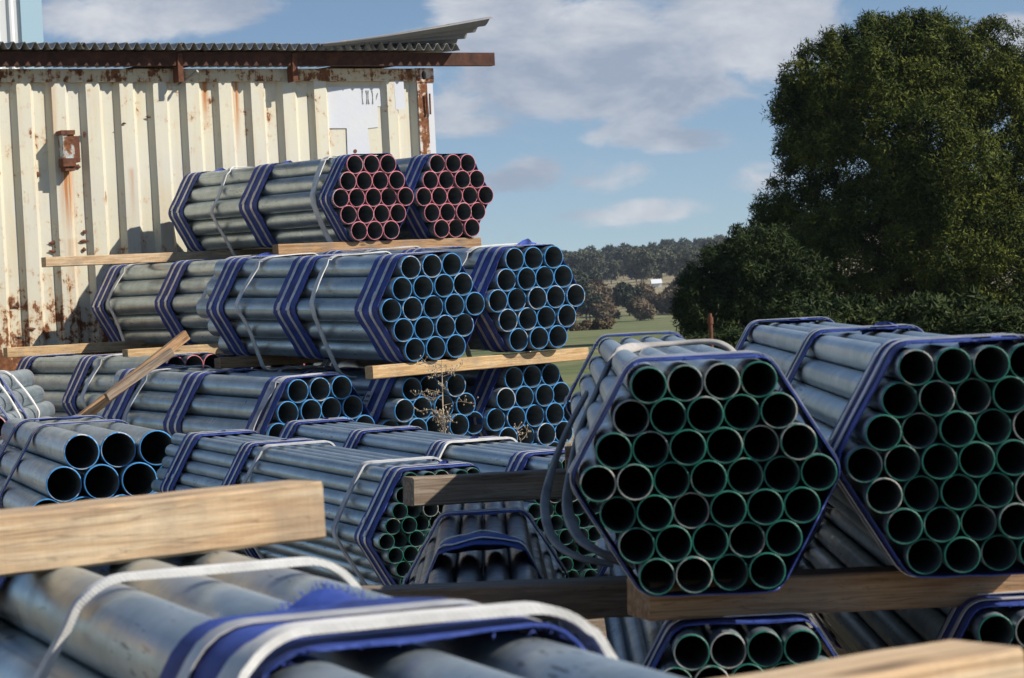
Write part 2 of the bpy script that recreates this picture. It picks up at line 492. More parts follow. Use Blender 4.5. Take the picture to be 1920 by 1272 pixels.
# ------------------------------------------------------------------ helpers
class MB:
    """collects shapes and links them as one mesh object"""
    def __init__(s):
        s.v, s.f, s.mi, s.sm = [], [], [], []

    def add(s, vs, fs, mi=0, smooth=False):
        o = len(s.v)
        s.v += [tuple(v) for v in vs]
        for f in fs:
            s.f.append(tuple(i + o for i in f)); s.mi.append(mi); s.sm.append(smooth)

    def grid(s, rows, mi=0, smooth=True, closed_u=False, closed_v=False, flip=False):
        o = len(s.v); nu, nv = len(rows), len(rows[0])
        for r in rows: s.v += [tuple(p) for p in r]
        for i in range(nu if closed_u else nu - 1):
            for j in range(nv if closed_v else nv - 1):
                a, b = o + i * nv + j, o + i * nv + (j + 1) % nv
                c, d = o + ((i + 1) % nu) * nv + (j + 1) % nv, o + ((i + 1) % nu) * nv + j
                s.f.append((d, c, b, a) if flip else (a, b, c, d)); s.mi.append(mi); s.sm.append(smooth)

    def box(s, x0, x1, y0, y1, z0, z1, mi=0, b=0.0):
        vs = [(x, y, z) for x in (x0, x1) for y in (y0, y1) for z in (z0, z1)]
        s.add(vs, [(0, 1, 3, 2), (4, 6, 7, 5), (0, 4, 5, 1), (2, 3, 7, 6), (0, 2, 6, 4), (1, 5, 7, 3)], mi)

    def tube(s, pts, rad, seg=6, mi=0, cap=True):
        rows = []
        for i, p in enumerate(pts):
            p = Vector(p)
            d = (Vector(pts[min(i + 1, len(pts) - 1)]) - Vector(pts[max(i - 1, 0)])).normalized()
            a = d.orthogonal().normalized(); b = d.cross(a)
            r = rad[i] if isinstance(rad, (list, tuple)) else rad
            rows.append([p + (a * math.cos(k * 2 * math.pi / seg) + b * math.sin(k * 2 * math.pi / seg)) * r for k in range(seg)])
        # keep rings aligned
        for i in range(1, len(rows)):
            best = min(range(seg), key=lambda k: (rows[i][k] - rows[i - 1][0]).length)
            rows[i] = rows[i][best:] + rows[i][:best]
        s.grid(rows, mi, True, closed_v=True)
        if cap:
            s.add(rows[0], [tuple(range(seg))], mi); s.add(rows[-1], [tuple(range(seg))[::-1]], mi)

    def mesh(s, name, mats):
        me = bpy.data.meshes.new(name)
        me.from_pydata(s.v, [], s.f)
        for mt in mats: me.materials.append(mt)
        me.polygons.foreach_set('material_index', s.mi)
        me.polygons.foreach_set('use_smooth', s.sm)
        me.update()
        return me

    def build(s, name, mats, parent=None, loc=(0, 0, 0)):
        mats = mats if isinstance(mats, (list, tuple)) else [mats]
        return link(name, s.mesh(name, mats), parent, loc)


def link(name, me, parent=None, loc=(0, 0, 0)):
    o = bpy.data.objects.new(name, me)
    COL.objects.link(o)
    o.location = loc
    if parent: o.parent = parent
    return o


def tag(o, label=None, cat=None, group=None, kind=None):
    if label: o['label'] = label
    if cat: o['category'] = cat
    if group: o['group'] = group
    if kind: o['kind'] = kind
    return o


def thing(name, label, cat, mat=None, group=None):
    o = bpy.data.objects.new(name, None)
    o.empty_display_size = 0.1
    COL.objects.link(o)
    if mat is not None:
        o.matrix_world = mat
    return tag(o, label, cat, group)


def sstep(a, b, x):
    t = max(0.0, min(1.0, (x - a) / (b - a)))
    return t * t * (3 - 2 * t)


def catmull(pts, n=6):
    pts = [Vector(p) for p in pts]
    q = [pts[0] * 2 - pts[1]] + pts + [pts[-1] * 2 - pts[-2]]
    out = []
    for i in range(1, len(q) - 2):
        for k in range(n):
            t = k / n
            a, b, c, d = q[i - 1], q[i], q[i + 1], q[i + 2]
            out.append(0.5 * ((2 * b) + (c - a) * t + (2 * a - 5 * b + 4 * c - d) * t * t + (3 * b - a - 3 * c + d) * t ** 3))
    out.append(pts[-1])
    return out


# ------------------------------------------------------------------ ground
def ground_z(x, y):
    z = 0.25 * sstep(15.9, 17.2, y) * sstep(0.8, -0.8, x) * (1 - sstep(26, 40, y))
    z += 0.01 * mnoise.noise(Vector((x * 1.3, y * 1.3, 0))) if y < 40 else 0.0
    if y > 40:
        z += -3.4 * sstep(40, 480, y)
        z += 21.0 * max(0.0, (y - 480) / 920.0) ** 1.02 * (1 - 0.45 * sstep(1400, 2200, y)) if y < 2200 else 40.0
        z += 5.0 * mnoise.noise(Vector((x / 190.0, y / 230.0, 2.0))) * sstep(500, 1000, y)
        z += x * 0.035 * sstep(600, 1400, y) if abs(x) < 500 else math.copysign(17.5, x) * sstep(600, 1400, y)
    return z


ys = [-12 + 1.0 * i for i in range(52)] + [42 + 3 * i for i in range(20)]
v = 110.0
while v < 2400: ys.append(v); v *= 1.055
xs = [-14 + 0.8 * i for i in range(36)]
v = 16.0
while v < 900: xs.append(v); xs.insert(0, -v); v *= 1.13
mb = MB()
mb.grid([[(x, y, ground_z(x, y)) for x in xs] for y in ys], 0, True, flip=True)
tag(mb.build('ground', M['earth']), kind='structure')

# ------------------------------------------------------------------ pipe bundles
PIPE = {}


def pipe_mesh(D, L, rimk, wallk, steel):
    key = (D, L, rimk, wallk, steel)
    if key in PIPE: return PIPE[key]
    r, ri, sg = D / 2, D / 2 * (1 - 2 * wallk), 28 if D > 0.06 else 22
    mb = MB()

    def ring(rad, y):
        return [(rad * math.cos(k * 2 * math.pi / sg), y, rad * math.sin(k * 2 * math.pi / sg)) for k in range(sg)]
    ch = 0.06 * D * 0.25
    pl = min(0.004 + 0.02 * D, 0.008)
    mb.grid([ring(r, pl), ring(r, L * 0.35), ring(r, L * 0.7), ring(r, L - pl)], 0, True, closed_v=True)
    for y, s in ((0.0, 1), (L, -1)):
        mb.grid([ring(r, y + s * pl), ring(r, y + s * ch)], 1, True, closed_v=True, flip=(s > 0))
        mb.grid([ring(r - ch, y), ring(ri, y)], 1, False, closed_v=True, flip=(s < 0))
        mb.grid([ring(r, y + s * ch), ring(r - ch, y)], 1, False, closed_v=True, flip=(s > 0))
        mb.grid([ring(ri, y), ring(ri, y + s * pl * 0.8)], 1, True, closed_v=True, flip=(s < 0))
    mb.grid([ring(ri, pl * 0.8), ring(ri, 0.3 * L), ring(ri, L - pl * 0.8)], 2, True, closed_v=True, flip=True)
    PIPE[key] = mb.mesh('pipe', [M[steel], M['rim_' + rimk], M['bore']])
    return PIPE[key]


def hull(D, rows, r, gx, gz, arc=4, seg=5):
    """closed outline (x, z) round a hexagonal pack, clockwise seen from the front, from the top left"""
    n = len(rows); w = max(range(n), key=lambda i: rows[i])
    zz = lambda i: ((n - 1) / 2 - i) * D * 0.866 * gz
    xx = lambda i: (rows[i] - 1) / 2 * D * gx
    cs = [(-xx(0), zz(0)), (xx(0), zz(0)), (xx(w), zz(w)), (xx(n - 1), zz(n - 1)), (-xx(n - 1), zz(n - 1)), (-xx(w), zz(w))]
    cs = [Vector(c) for c in cs]
    k = len(cs); out = []
    nrm = []
    for i in range(k):
        d = (cs[(i + 1) % k] - cs[i]).normalized()
        nrm.append(Vector((-d.y, d.x)))
    for i in range(k):
        a0 = math.atan2(nrm[i - 1].y, nrm[i - 1].x); a1 = math.atan2(nrm[i].y, nrm[i].x)
        while a1 > a0 + 1e-6: a1 -= 2 * math.pi
        for j in range(arc + 1):
            a = a0 + (a1 - a0) * j / arc
            out.append(cs[i] + Vector((math.cos(a), math.sin(a))) * r)
        p, q = cs[i] + nrm[i] * r, cs[(i + 1) % k] + nrm[i] * r
        for j in range(1, seg):
            out.append(p.lerp(q, j / seg))
    return out


def loop_strip(mb, path, ya, yb, th, cols=1, wrinkle=0.0, skew=None, fray=0.0, seed=0):
    """a strap of thickness th lying round a closed outline, from ya to yb along the pipes"""
    rnd = random.Random(seed)
    n = len(path)
    outer, inner = [], []
    for i, p in enumerate(path):
        d = (path[(i + 1) % n] - path[i - 1]).normalized()
        nr = Vector((-d.y, d.x))
        sk = skew(i / n, p) if skew else 0.0
        ro, ri = [], []
        for c in range(cols + 1):
            u = c / cols
            y = ya + (yb - ya) * u + sk
            if fray and c in (0, cols): y += rnd.uniform(-fray, fray)
            w = wrinkle * (0.5 + 0.5 * mnoise.noise(Vector((p.x * 14 + seed * 3.1, p.y * 14, y * 26)))) if wrinkle else 0.0
            q = p + nr * (w + th)
            ro.append((q.x, y, q.y))
            q = p + nr * w
            ri.append((q.x, y, q.y))
        outer.append(ro); inner.append(ri)
    mb.grid(outer, 0, True, closed_u=True, flip=False)
    mb.grid(inner, 0, True, closed_u=True, flip=True)
    for c, fl in ((0, True), (cols, False)):
        mb.grid([[outer[i][c], inner[i][c]] for i in range(n)], 0, False, closed_u=True, flip=not fl)


def strip3d(mb, pts, wdirs, w, th, n=6):
    """a ribbon along points; wdirs gives the direction of its width at each point"""
    P_ = catmull(pts, n); W_ = catmull(wdirs, n)
    rows = []
    for i, p in enumerate(P_):
        d = (P_[min(i + 1, len(P_) - 1)] - P_[max(i - 1, 0)]).normalized()
        wd = (W_[i] - d * W_[i].dot(d)).normalized()
        nn = d.cross(wd).normalized()
        a, b = wd * (w / 2), nn * (th / 2)
        rows.append([p - a - b, p - a * 0.7 - b * 1.5, p + a * 0.7 - b * 1.5, p + a - b, p + a + b, p + a * 0.7 + b * 1.5, p - a * 0.7 + b * 1.5, p - a + b])
    mb.grid(rows, 0, True, closed_v=True)
    mb.add(rows[0], [tuple(range(8))[::-1]], 0); mb.add(rows[-1], [tuple(range(8))], 0)


ROT = {}


def bundle(name, label, org, D, rows, L, yaw, rimk, pitch=0.0, tilt=0.0, gx=1.0, gz=1.0, wallk=0.032,
           sleeves=(), slings=(), group='strapped bundles of steel pipe', jit=0.012, steel='galv'):
    """org is the middle of the near end; the pipes run back from it, turned yaw degrees to the left"""
    seed = abs(hash((round(org[0], 3), round(org[1], 3)))) % 9999 + len(label)
    rnd = random.Random(seed)
    rot = Matrix.Rotation(R(yaw), 4, 'Z') @ Matrix.Rotation(R(pitch), 4, 'X') @ Matrix.Rotation(R(tilt), 4, 'Y')
    b = thing(name, label, 'pipe bundle', Matrix.Translation(org) @ rot, group)
    me = pipe_mesh(D, L, rimk, wallk, steel)
    n = len(rows)
    for i, k in enumerate(rows):
        row_sh = rnd.uniform(-0.03, 0.03) * D
        for j in range(k):
            x = (j - (k - 1) / 2) * D * gx + row_sh
            z = ((n - 1) / 2 - i) * D * 0.866 * gz
            o = link('pipe', me, b, (x + rnd.uniform(-.5, .5) * D * (gx - 1), rnd.uniform(-jit, jit), z))
            o.rotation_euler = (0, rnd.uniform(0, 6.28), 0)
            e_ = rnd.uniform(-.010, .010)
            o.scale = (1 + e_, 1, 1 - e_)
    r = D / 2 + 0.0025
    for q, sl in enumerate(sleeves):
        s0, s1 = sl[0], sl[1]
        mb = MB()
        sk0 = rnd.uniform(-.02, .02); ph = rnd.uniform(0, 6)
        sk = lambda u, p, a=sk0, ph=ph: a * math.sin(u * 6.283 + ph) * 0.6
        path = hull(D, rows, r, gx, gz)
        fr = 0.0035 if D > 0.06 else 0.0025
        loop_strip(mb, path, s0, s1, 0.0018, 7, 0.006 if D < .06 else 0.0085, sk, fr * 1.6, seed + q)
        # frayed threads and a loose lapped end on top
        top = [p for p in path if p.y > max(p2.y for p2 in path) - 0.004]
        for _ in range(70):
            p = rnd.choice(path[:18]); e = rnd.choice((s0, s1)); sgn = -1 if e == s0 else 1
            y = e + sk(0, p); ln = rnd.uniform(0.006, 0.022) * (0.5 + D * 5)
            dx = rnd.uniform(-.006, .006)
            mb.add([(p.x + dx, y, p.y + .004), (p.x + dx + .0016, y, p.y + .004),
                    (p.x + dx + rnd.uniform(-.01, .01), y + sgn * ln, p.y + .004 + rnd.uniform(-.003, .006))], [(0, 1, 2)])
        if len(sl) > 2 and sl[2]:
            x0 = top[0].x + (top[-1].x - top[0].x) * rnd.uniform(.35, .65); zt = top[0].y
            wd, hh = D * 2.0, D * sl[2] * .8
            ff = []
            for a in range(7):
                u = a / 6
                rowp = []
                for c in range(5):
                    vv = c / 4
                    rowp.append((x0 + wd * (u - .3) + hh * .2 * vv, s0 + (s1 - s0) * (u * .7 + .1) + .02 * vv * math.sin(u * 9),
                                 zt + .003 + hh * vv * max(0.0, 1 - abs(u - .55) * 1.7) * .8 + .006 * math.sin(u * 8 + vv * 5)))
                ff.append(rowp)
            mb.grid(ff, 0, True)
        so = mb.build('protective_sleeve', M['sleeve'], b)
        bw = (s1 - s0) * 0.115
        for f in ((0.30, 0.72) if (s1 - s0) > 0.075 else (0.5,)):
            mb = MB()
            yc = s0 + (s1 - s0) * f
            pth = hull(D, rows, r + 0.0078, gx, gz)
            loop_strip(mb, pth, yc - bw / 2, yc + bw / 2, 0.0012, 1, 0.0, sk)
            # crimped seal on the upper left face
            iq = len(pth) - 4 - rnd.randint(0, 2)
            p, p2 = pth[iq], pth[iq + 1]
            d = (p2 - p).normalized(); nn = Vector((-d.y, d.x))
            y = yc + sk(iq / len(pth), p)
            qs = []
            for dy in (-bw * .62, bw * .62):
                for aa in (-.18 * D, .18 * D):
                    for bb in (0.0, 0.004):
                        qq = p + d * aa + nn * bb
                        qs.append((qq.x, y + dy, qq.y))
            mb.add(qs, [(0, 1, 3, 2), (4, 6, 7, 5), (0, 4, 5, 1), (2, 3, 7, 6), (0, 2, 6, 4), (1, 5, 7, 3)])
            mb.build('steel_strap', M['band'], so)
    for q, sl in enumerate(slings):
        s, w, sag, mt = sl[:4]
        lean = sl[4] if len(sl) > 4 else 0.05
        pth = hull(D, rows, r + (sl[5] if len(sl) > 5 else 0.004), gx, gz, 9, 9)
        zmin = min(p.y for p in pth); xm = max(p.x for p in pth)
        ph = rnd.uniform(0, 6)
        out = []
        for i, p in enumerate(pth):
            k = max(0.0, -p.y / -zmin)
            wob = 0.012 * (1 + math.sin(i / len(pth) * 33 + ph)) * (1 if p.y < 0.9 * -zmin else .3)
            c = Vector((p.x, p.y)).normalized()
            q2 = Vector((p.x, p.y)) + c * wob * (D / .14 if D > .1 else .12)
            if p.y < 0: q2.y -= sag * k ** 2.0
            out.append(q2)
        mb = MB()
        loop_strip(mb, out, s - w / 2, s + w / 2, 0.006, 2, 0.002,
                   lambda u, p, ph=ph: lean * math.sin(u * 6.283 * 1.0 + ph) + (.012 if D > .1 else .002) * math.sin(u * 25 + ph), 0.0, seed + 50 + q)
        mb.build('lifting_sling', M[mt], b)
    return b


def s_of(org, yaw, a, px, py, d_off=(0, 0)):
    """how far back along a bundle's left edge the photo's column px falls"""
    sl, _ = unroll(px, py)
    u = Vector((math.cos(R(yaw)), math.sin(R(yaw)))); ax = Vector((-u.y, u.x))
    p = Vector(org[:2]) + u * a
    # (p.x + s ax.x) = sl (p.y + s ax.y)
    return (sl * p.y - p.x) / (ax.x - sl * ax.y)


ROWS19 = (3, 4, 5, 4, 3)
ROWS37 = (4, 5, 6, 7, 6, 5, 4)
ROWS61 = (5, 6, 7, 8, 9, 8, 7, 6, 5)
YS = 34.5                      # yaw of the stack before the container
D6 = 0.14


def spans(org, yaw, a, lst):
    out = []
    for it in lst:
        s0 = s_of(org, yaw, a, it[1], it[2]); s1 = s_of(org, yaw, a, it[0], it[2])
        out.append((max(0.02, s0), s1) + tuple(it[3:]))
    return out


# --- the blue-ended front row of the stack
o = P(813.6, 576, 15.13)
bundle('pipe_bundle', 'blue-ended pipe bundle in the upper front row, whole left side showing', o, D6, ROWS19, 2.32, YS, 'blue', 2.0, -1.4, 1.035, 1.0,
       sleeves=spans(o, YS, -2.55 * D6, [(668, 711, 582), (514, 556, 582), (389, 421, 580, .35)]),
       slings=[(s_of(o, YS, -2.6 * D6, 592, 582), .045, .10, 'sling', .05), (s_of(o, YS, -2.6 * D6, 455, 582), .045, .07, 'sling', .04)])
o = P(1006, 559.5, 15.52)
bundle('pipe_bundle', 'blue-ended pipe bundle at the right of the upper front row, against the hills', o, D6, ROWS19, 2.32, YS, 'blue', 2.0, -0.9, 1.02, 1.0,
       sleeves=[(.04, .28, .55), (1.0, 1.2), (2.0, 2.2)], slings=[(.42, .05, .03, 'sling', .02), (1.6, .05, .05, 'sling_mid')])
o = P(815, 801.5, 15.28)
b1l = bundle('pipe_bundle', 'blue-ended pipe bundle under the timber, with the dry weed before it', o, D6, ROWS19, 2.32, YS, 'blue', 2.0, -1.2, 1.03, .99,
       sleeves=[(.10, .36, .3), (1.05, 1.25), (2.02, 2.2)], slings=[(1.5, .045, .03, 'sling_mid')], jit=.05)
# a paper tag stuck on its front sleeve
pa, pb = Vector((-2.07 * D6 - .068, 0, .02)), Vector((-1.03 * D6 - .068, 0, .02 + 1.78 * D6))
dv = (pb - pa).normalized(); nv = Vector((-dv.z, 0, dv.x))
for (t0, t1, y0, y1, mt, off) in ((.38, .80, .26, .33, 'paper', .016), (.66, .72, .275, .315, 'mark', .0175), (.56, .59, .27, .32, 'mark', .0175), (.47, .50, .28, .315, 'mark', .0175), (.41, .43, .29, .31, 'mark', .0175)):
    mb = MB()
    mb.add([pa.lerp(pb, t0) + nv * off + Vector((0, y0, 0)), pa.lerp(pb, t1) + nv * off + Vector((0, y0, 0)), pa.lerp(pb, t1) + nv * off + Vector((0, y1, 0)), pa.lerp(pb, t0) + nv * off + Vector((0, y1, 0))], [(0, 1, 2, 3)])
    if mt == 'paper': tg = mb.build('paper_tag', M[mt], b1l)
    else: mb.build('tag_print', M[mt], tg)
o = P(1003, 780, 15.66)
bundle('pipe_bundle', 'blue-ended pipe bundle right of the weed, at the right end of the lower row', o, D6, ROWS19, 2.32, YS, 'blue', 2.0, -1.0, 1.02, .99,
       sleeves=[(.05, .27), (1.05, 1.25), (2.02, 2.2)], jit=.015)
# the fallen-away bundle left of them, three pipes on top
o = P(604, 808, 14.95)
bundle('pipe_bundle', 'blue-ended pipe bundle lying below the big stack, three wide pipes on top', o, D6, ROWS19, 2.38, YS - 1, 'blue', 1.9, -.9, 1.03, 1.0,
       sleeves=spans(o, YS - 1, -1.55 * D6, [(498, 541, 745), (343, 376, 735, .2), (226, 262, 725, .4)]),
       slings=[(s_of(o, YS - 1, -1.5 * D6, 522, 745), .05, .02, 'sling_mid', .02), (s_of(o, YS - 1, -1.5 * D6, 285, 730), .05, .02, 'sling_mid', .06)])

# --- the red-ended back row
o = P(699.5, 370.4, 18.77)
bundle('pipe_bundle', 'red-ended pipe bundle on the very top, left of the two, its side showing', o, D6, ROWS19, 2.58, YS, 'red', 1.0, -.2, 1.0, 1.0,
       sleeves=spans(o, YS, -2.5 * D6, [(598, 625, 375), (448, 482, 385, .3), (317, 344, 400, .4)]),
       slings=[(s_of(o, YS, -2.5 * D6, 590, 372), .07, .09, 'sling', .06), (s_of(o, YS, -2.5 * D6, 399, 390), .045, .09, 'sling', .04)])
o = P(853, 367.6, 19.2)
bundle('pipe_bundle', 'red-ended pipe bundle on the very top, right of the two, against the sky', o, D6, ROWS19, 2.58, YS, 'red', 1.0, -.2, .985, 1.0,
       sleeves=[(.05, .28), (1.2, 1.42), (2.3, 2.5)])
o = P(543, 560, 18.42)
bundle('pipe_bundle', 'grey pipe bundle beside the container, front end hidden by blue-ended bundle', o, D6, ROWS19, 2.48, YS, 'red', .7, -.6, 1.0, 1.0,
       sleeves=spans(o, YS, -2.5 * D6, [(292, 322, 570), (173, 197, 575)]) + [(.06, .26, .2)],
       slings=[(s_of(o, YS, -2.5 * D6, 212, 570), .045, .10, 'sling', .04), (s_of(o, YS, -2.5 * D6, 392, 565), .05, .0, 'sling_mid')])
o = P(710, 554, 18.85)
bundle('pipe_bundle', 'red-ended pipe bundle mostly hidden under the left top bundle', o, D6, ROWS19, 2.48, YS, 'red', .7, -.4, 1.0, 1.0,
       sleeves=[(.06, .26), (1.1, 1.3)])
o = P(866, 549, 19.28)
bundle('pipe_bundle', 'red-ended pipe bundle mostly hidden under the right top bundle', o, D6, ROWS19, 2.48, YS, 'red', .7, -.3, 1.0, 1.0,
       sleeves=[(.06, .26), (1.1, 1.3)])
o = P(369, 752, 17.4)
bundle('pipe_bundle', 'red-ended pipe bundle low at the left, behind the broken sticks', o, D6, ROWS19, 2.3, YS, 'red', .6, -.4, 1.0, 1.0,
       sleeves=spans(o, YS, -1.5 * D6, [(148, 172, 690), (37, 60, 686)]) + [(.05, .24)],
       slings=[(s_of(o, YS, -1.5 * D6, 196, 690), .055, .01, 'sling', .05)])
o = P(556, 752, 17.95)
bundle('pipe_bundle', 'red-ended pipe bundle whose rims just show under the front blue-ended bundle', o, D6, ROWS19, 2.3, YS, 'red', .6, -.4, 1.0, 1.0,
       sleeves=[(.06, .26), (1.1, 1.3)])
o = P(735, 750, 18.5)
bundle('pipe_bundle', 'pipe bundle at the bottom of the back row, deep in the stack', o, D6, ROWS19, 2.3, YS, 'red', .6, -.4, 1.0, 1.0,
       sleeves=[(.06, .26), (1.1, 1.3)])

# --- far left, running the other way
o = P(-95, 806, 13.0)
bundle('pipe_bundle', 'pale pipe bundle cut off by the left edge of the view', o, .114, ROWS19, 2.3, 4, 'red', 0, 0, 1.03, 1.0,
       sleeves=[(.03, .13), (.75, .85)], slings=[(.42, .05, .01, 'sling', .05), (1.25, .06, .0, 'sling', .05)])

# --- left, big open blue ends
o = P(229, 960, 10.0)
bundle('pipe_bundle', 'blue-ended pipe bundle with wide open mouths behind the long front timber', o, D6, ROWS19, 2.4, 17, 'blue', 0, .3, 1.035, 1.0,
       sleeves=[(1.02, 1.12), (1.75, 1.86, .1)], slings=[], jit=.03)

# --- small pipes
DS = .0483
o = P(838, 1005, 7.45)
YSM = 23
SP = o
bundle('pipe_bundle', 'bundle of many thin green-ended pipes running to the left, nearer of the pair', o, DS, ROWS61, 2.5, YSM, 'green', 1.2, 0, 1.0, 1.0,
       sleeves=spans(o, YSM, -2.5 * DS, [(722, 752, 880, .7), (450, 471, 835, .4), (345, 369, 815, .4)]),
       slings=[(s_of(o, YSM, -2.5 * DS, 686, 880), .032, .0, 'sling_mid', .03), (s_of(o, YSM, -2.5 * DS, 489, 840), .03, .0, 'sling_mid', .03)], jit=.02)
u = Vector((math.cos(R(YSM)), math.sin(R(YSM)), 0))
o = SP + u * (9.25 * DS) + Vector((0, 0, .008))
bundle('pipe_bundle', 'bundle of many thin green-ended pipes running to the left, farther of the pair', o, DS, ROWS61, 2.5, YSM, 'green', 1.2, 0, 1.0, 1.0,
       sleeves=spans(o, YSM, -2.5 * DS, [(962, 992, 872, .3), (806, 830, 842, .5), (655, 678, 825, .2), (533, 556, 800, .5)]),
       slings=[(s_of(o, YSM, -2.5 * DS, 838, 845), .025, .0, 'sling', .02)], jit=.02)

# --- dark bundle between, pointing at us
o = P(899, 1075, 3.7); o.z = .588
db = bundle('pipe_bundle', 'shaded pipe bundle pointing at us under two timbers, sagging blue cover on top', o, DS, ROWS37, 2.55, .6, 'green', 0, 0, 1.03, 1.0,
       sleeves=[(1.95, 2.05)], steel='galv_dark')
mb = MB()
rows, rows2 = [], []
for i in range(25):
    u_ = -1 + 2 * i / 24
    row, row2 = [], []
    for j in range(9):
        v_ = j / 8
        x_ = u_ * 3.25 * DS * (1.0 - .06 * v_)
        zt = .130 + .046 * max(0, 1 - (u_ / .75) ** 2) * math.sin(3.14 * min(1, .25 + v_ * .75)) + .005 * mnoise.noise(Vector((u_ * 4, v_ * 5, 1)))
        zz = zt + .024 if abs(u_) < .5 else zt + .024 - (abs(u_) - .5) * 3.25 * DS * 1.55
        row.append((x_, .90 + .24 * v_ + .012 * math.sin(u_ * 7), zz)); row2.append((x_, .90 + .24 * v_ + .012 * math.sin(u_ * 7), zz - .0015))
    rows.append(row); rows2.append(row2)
mb.grid(rows, 0, True, flip=False); mb.grid(rows2, 0, True, flip=True)
cv = mb.build('sagging_cover', M['sleeve'], db)
for jj in (1, 4):
    mb = MB()
    strip3d(mb, [Vector(r_[jj]) + Vector((0, 0, .002)) for r_ in rows[::2]], [Vector((0, 1, 0))] * 13, .012, .0015, 3)
    mb.build('steel_strap', M['band'], cv)

# --- big green-ended bundles at the right
o = P(1327, 897, 3.35)
G1 = o
bundle('pipe_bundle', 'green-ended bundle of thirty-seven pipes with grey sling loops at its left', o, DS, ROWS37, 2.85, -1.1, 'green', 0, 0, 1.0, 1.0,
       sleeves=[(.03, .21), (2.6, 2.75)], jit=.008, wallk=.035)
o = P(1831, 862, 3.38)
bundle('pipe_bundle', 'green-ended bundle of pipes at the right edge, frayed blue sleeves', o, DS, ROWS37, 2.9, -1.3, 'green', .2, 0, 1.015, 1.0,
       sleeves=[(.03, .22, .2), (1.15, 1.29, .5), (2.68, 2.82, .2)], jit=.008, wallk=.035)
o = P(1410, 1398, 3.36)
bundle('pipe_bundle', 'green-ended pipe bundle low under the dark beam, torn blue cover', o, DS, ROWS37, 2.8, -1.1, 'green', 0, 0, 1.0, 1.0,
       sleeves=[(.04, .2, .25), (1.9, 2.05)], jit=.008, wallk=.035)
o = P(1978, 1358, 3.4)
bundle('pipe_bundle', 'green-ended pipe bundle low in the bottom right corner', o, DS, ROWS37, 2.8, -1.2, 'green', 0, 0, 1.0, 1.0,
       sleeves=[(.04, .2, .1), (1.9, 2.05)], jit=.008, wallk=.035)

# --- foreground
DF = .076
FY = 21.0
uf = Vector((math.cos(R(FY)), math.sin(R(FY)), 0)); af = Vector((-uf.y, uf.x, 0))
ptop = P(285, 1052, 2.36)
FG = ptop + Vector((0, 0, -(2 * .866 + .5) * DF)) - af * 1.75
fgb = bundle('pipe_bundle', 'blurred pipe bundle in the near foreground under the long pale timber', FG, DF, ROWS19, 2.14, FY, 'blue', 0, .3, 1.0, 1.0,
       sleeves=[(.985, 1.20), (1.88, 2.08)], slings=[(1.52, .017, .0, 'sling', .01), (.995, .029, .0, 'sling', .012, .012)])


# ------------------------------------------------------------------ timbers
def timber(name, label, a, b, h, w, mat, group='timbers between the bundles', roll=0.0, seed=0):
    """a sawn length from a to b (middle of its section), h high and w deep"""
    rnd = random.Random(seed + len(label))
    a, b = Vector(a), Vector(b)
    L = (b - a).length
    d = (b - a).normalized()
    y = Vector((-d.y, d.x, 0)).normalized()
    z = d.cross(y)
    rot = Matrix((d, y, z)).transposed().to_4x4() @ Matrix.Rotation(R(roll), 4, 'X')
    c = min(h, w) * .055
    prof = [(-w / 2, -h / 2 + c), (-w / 2, h / 2 - c), (-w / 2 + c, h / 2), (w / 2 - c, h / 2),
            (w / 2, h / 2 - c), (w / 2, -h / 2 + c), (w / 2 - c, -h / 2), (-w / 2 + c, -h / 2)]
    n = 14
    rows = []
    s1, s2 = rnd.uniform(-.02, .02) * w, rnd.uniform(-.06, .06)
    for i in range(n + 1):
        x = L * i / n
        bow = s1 * math.sin(3.14 * i / n)
        rr = []
        for k, (yy, zz) in enumerate(prof):
            j = h * .012
            xe = 0.0
            if i in (0, n): xe = (yy * s2 + zz * rnd.uniform(-.03, .03))
            rr.append((x + xe, yy + bow + rnd.uniform(-j, j), zz + rnd.uniform(-j, j)))
        rows.append(rr)
    mb = MB()
    mb.grid(rows, 0, False, closed_v=True)
    mb.add(rows[0], [tuple(range(8))[::-1]], 0); mb.add(rows[-1], [tuple(range(8))], 0)
    o = mb.build(name, M[mat])
    o.matrix_world = Matrix.Translation(a) @ rot
    return tag(o, label, 'timber', group)


us = Vector((math.cos(R(YS)), math.sin(R(YS)), 0)); as_ = Vector((-us.y, us.x, 0))


def on(px, py, d, du0, du1, dirv=us, dz=0.0):
    p = P(px, py, d)
    return p + dirv * du0 + Vector((0, 0, dz * du0)), p + dirv * du1 + Vector((0, 0, dz * du1))


a, b = P(692, 699, 14.95), P(1096, 663, 15.84)
timber('timber', 'sunlit pine timber under the two upper blue-ended bundles, knot in its face', a, b, .076, .085, 'pine')
a, _ = on(408, 682, 16.45, 0, 1)
timber('timber', 'shaded timber end under the rear of the blue-ended bundles', a, a + us * 1.5, .07, .08, 'brown')
a = P(235, 666, 18.0); timber('timber', 'short bright pine timber end above the red-ended pipe mouths', a, a + us * 1.2 + Vector((0, 0, .01)), .076, .09, 'pine')
a = P(10, 662, 19.35); timber('timber', 'long timber low beside the container, left end in sun', a, a + us * 2.3, .076, .09, 'pine')
a = P(82, 492, 19.35); timber('timber', 'grey timber jutting left before the container under the top bundles', a, a + us * 2.6 + Vector((0, 0, .005)), .074, .09, 'pale')
b = P(896, 456, 19.38); timber('timber', 'brown timber under the front of the red-ended top bundles', b - us * 1.75, b, .082, .09, 'brown')

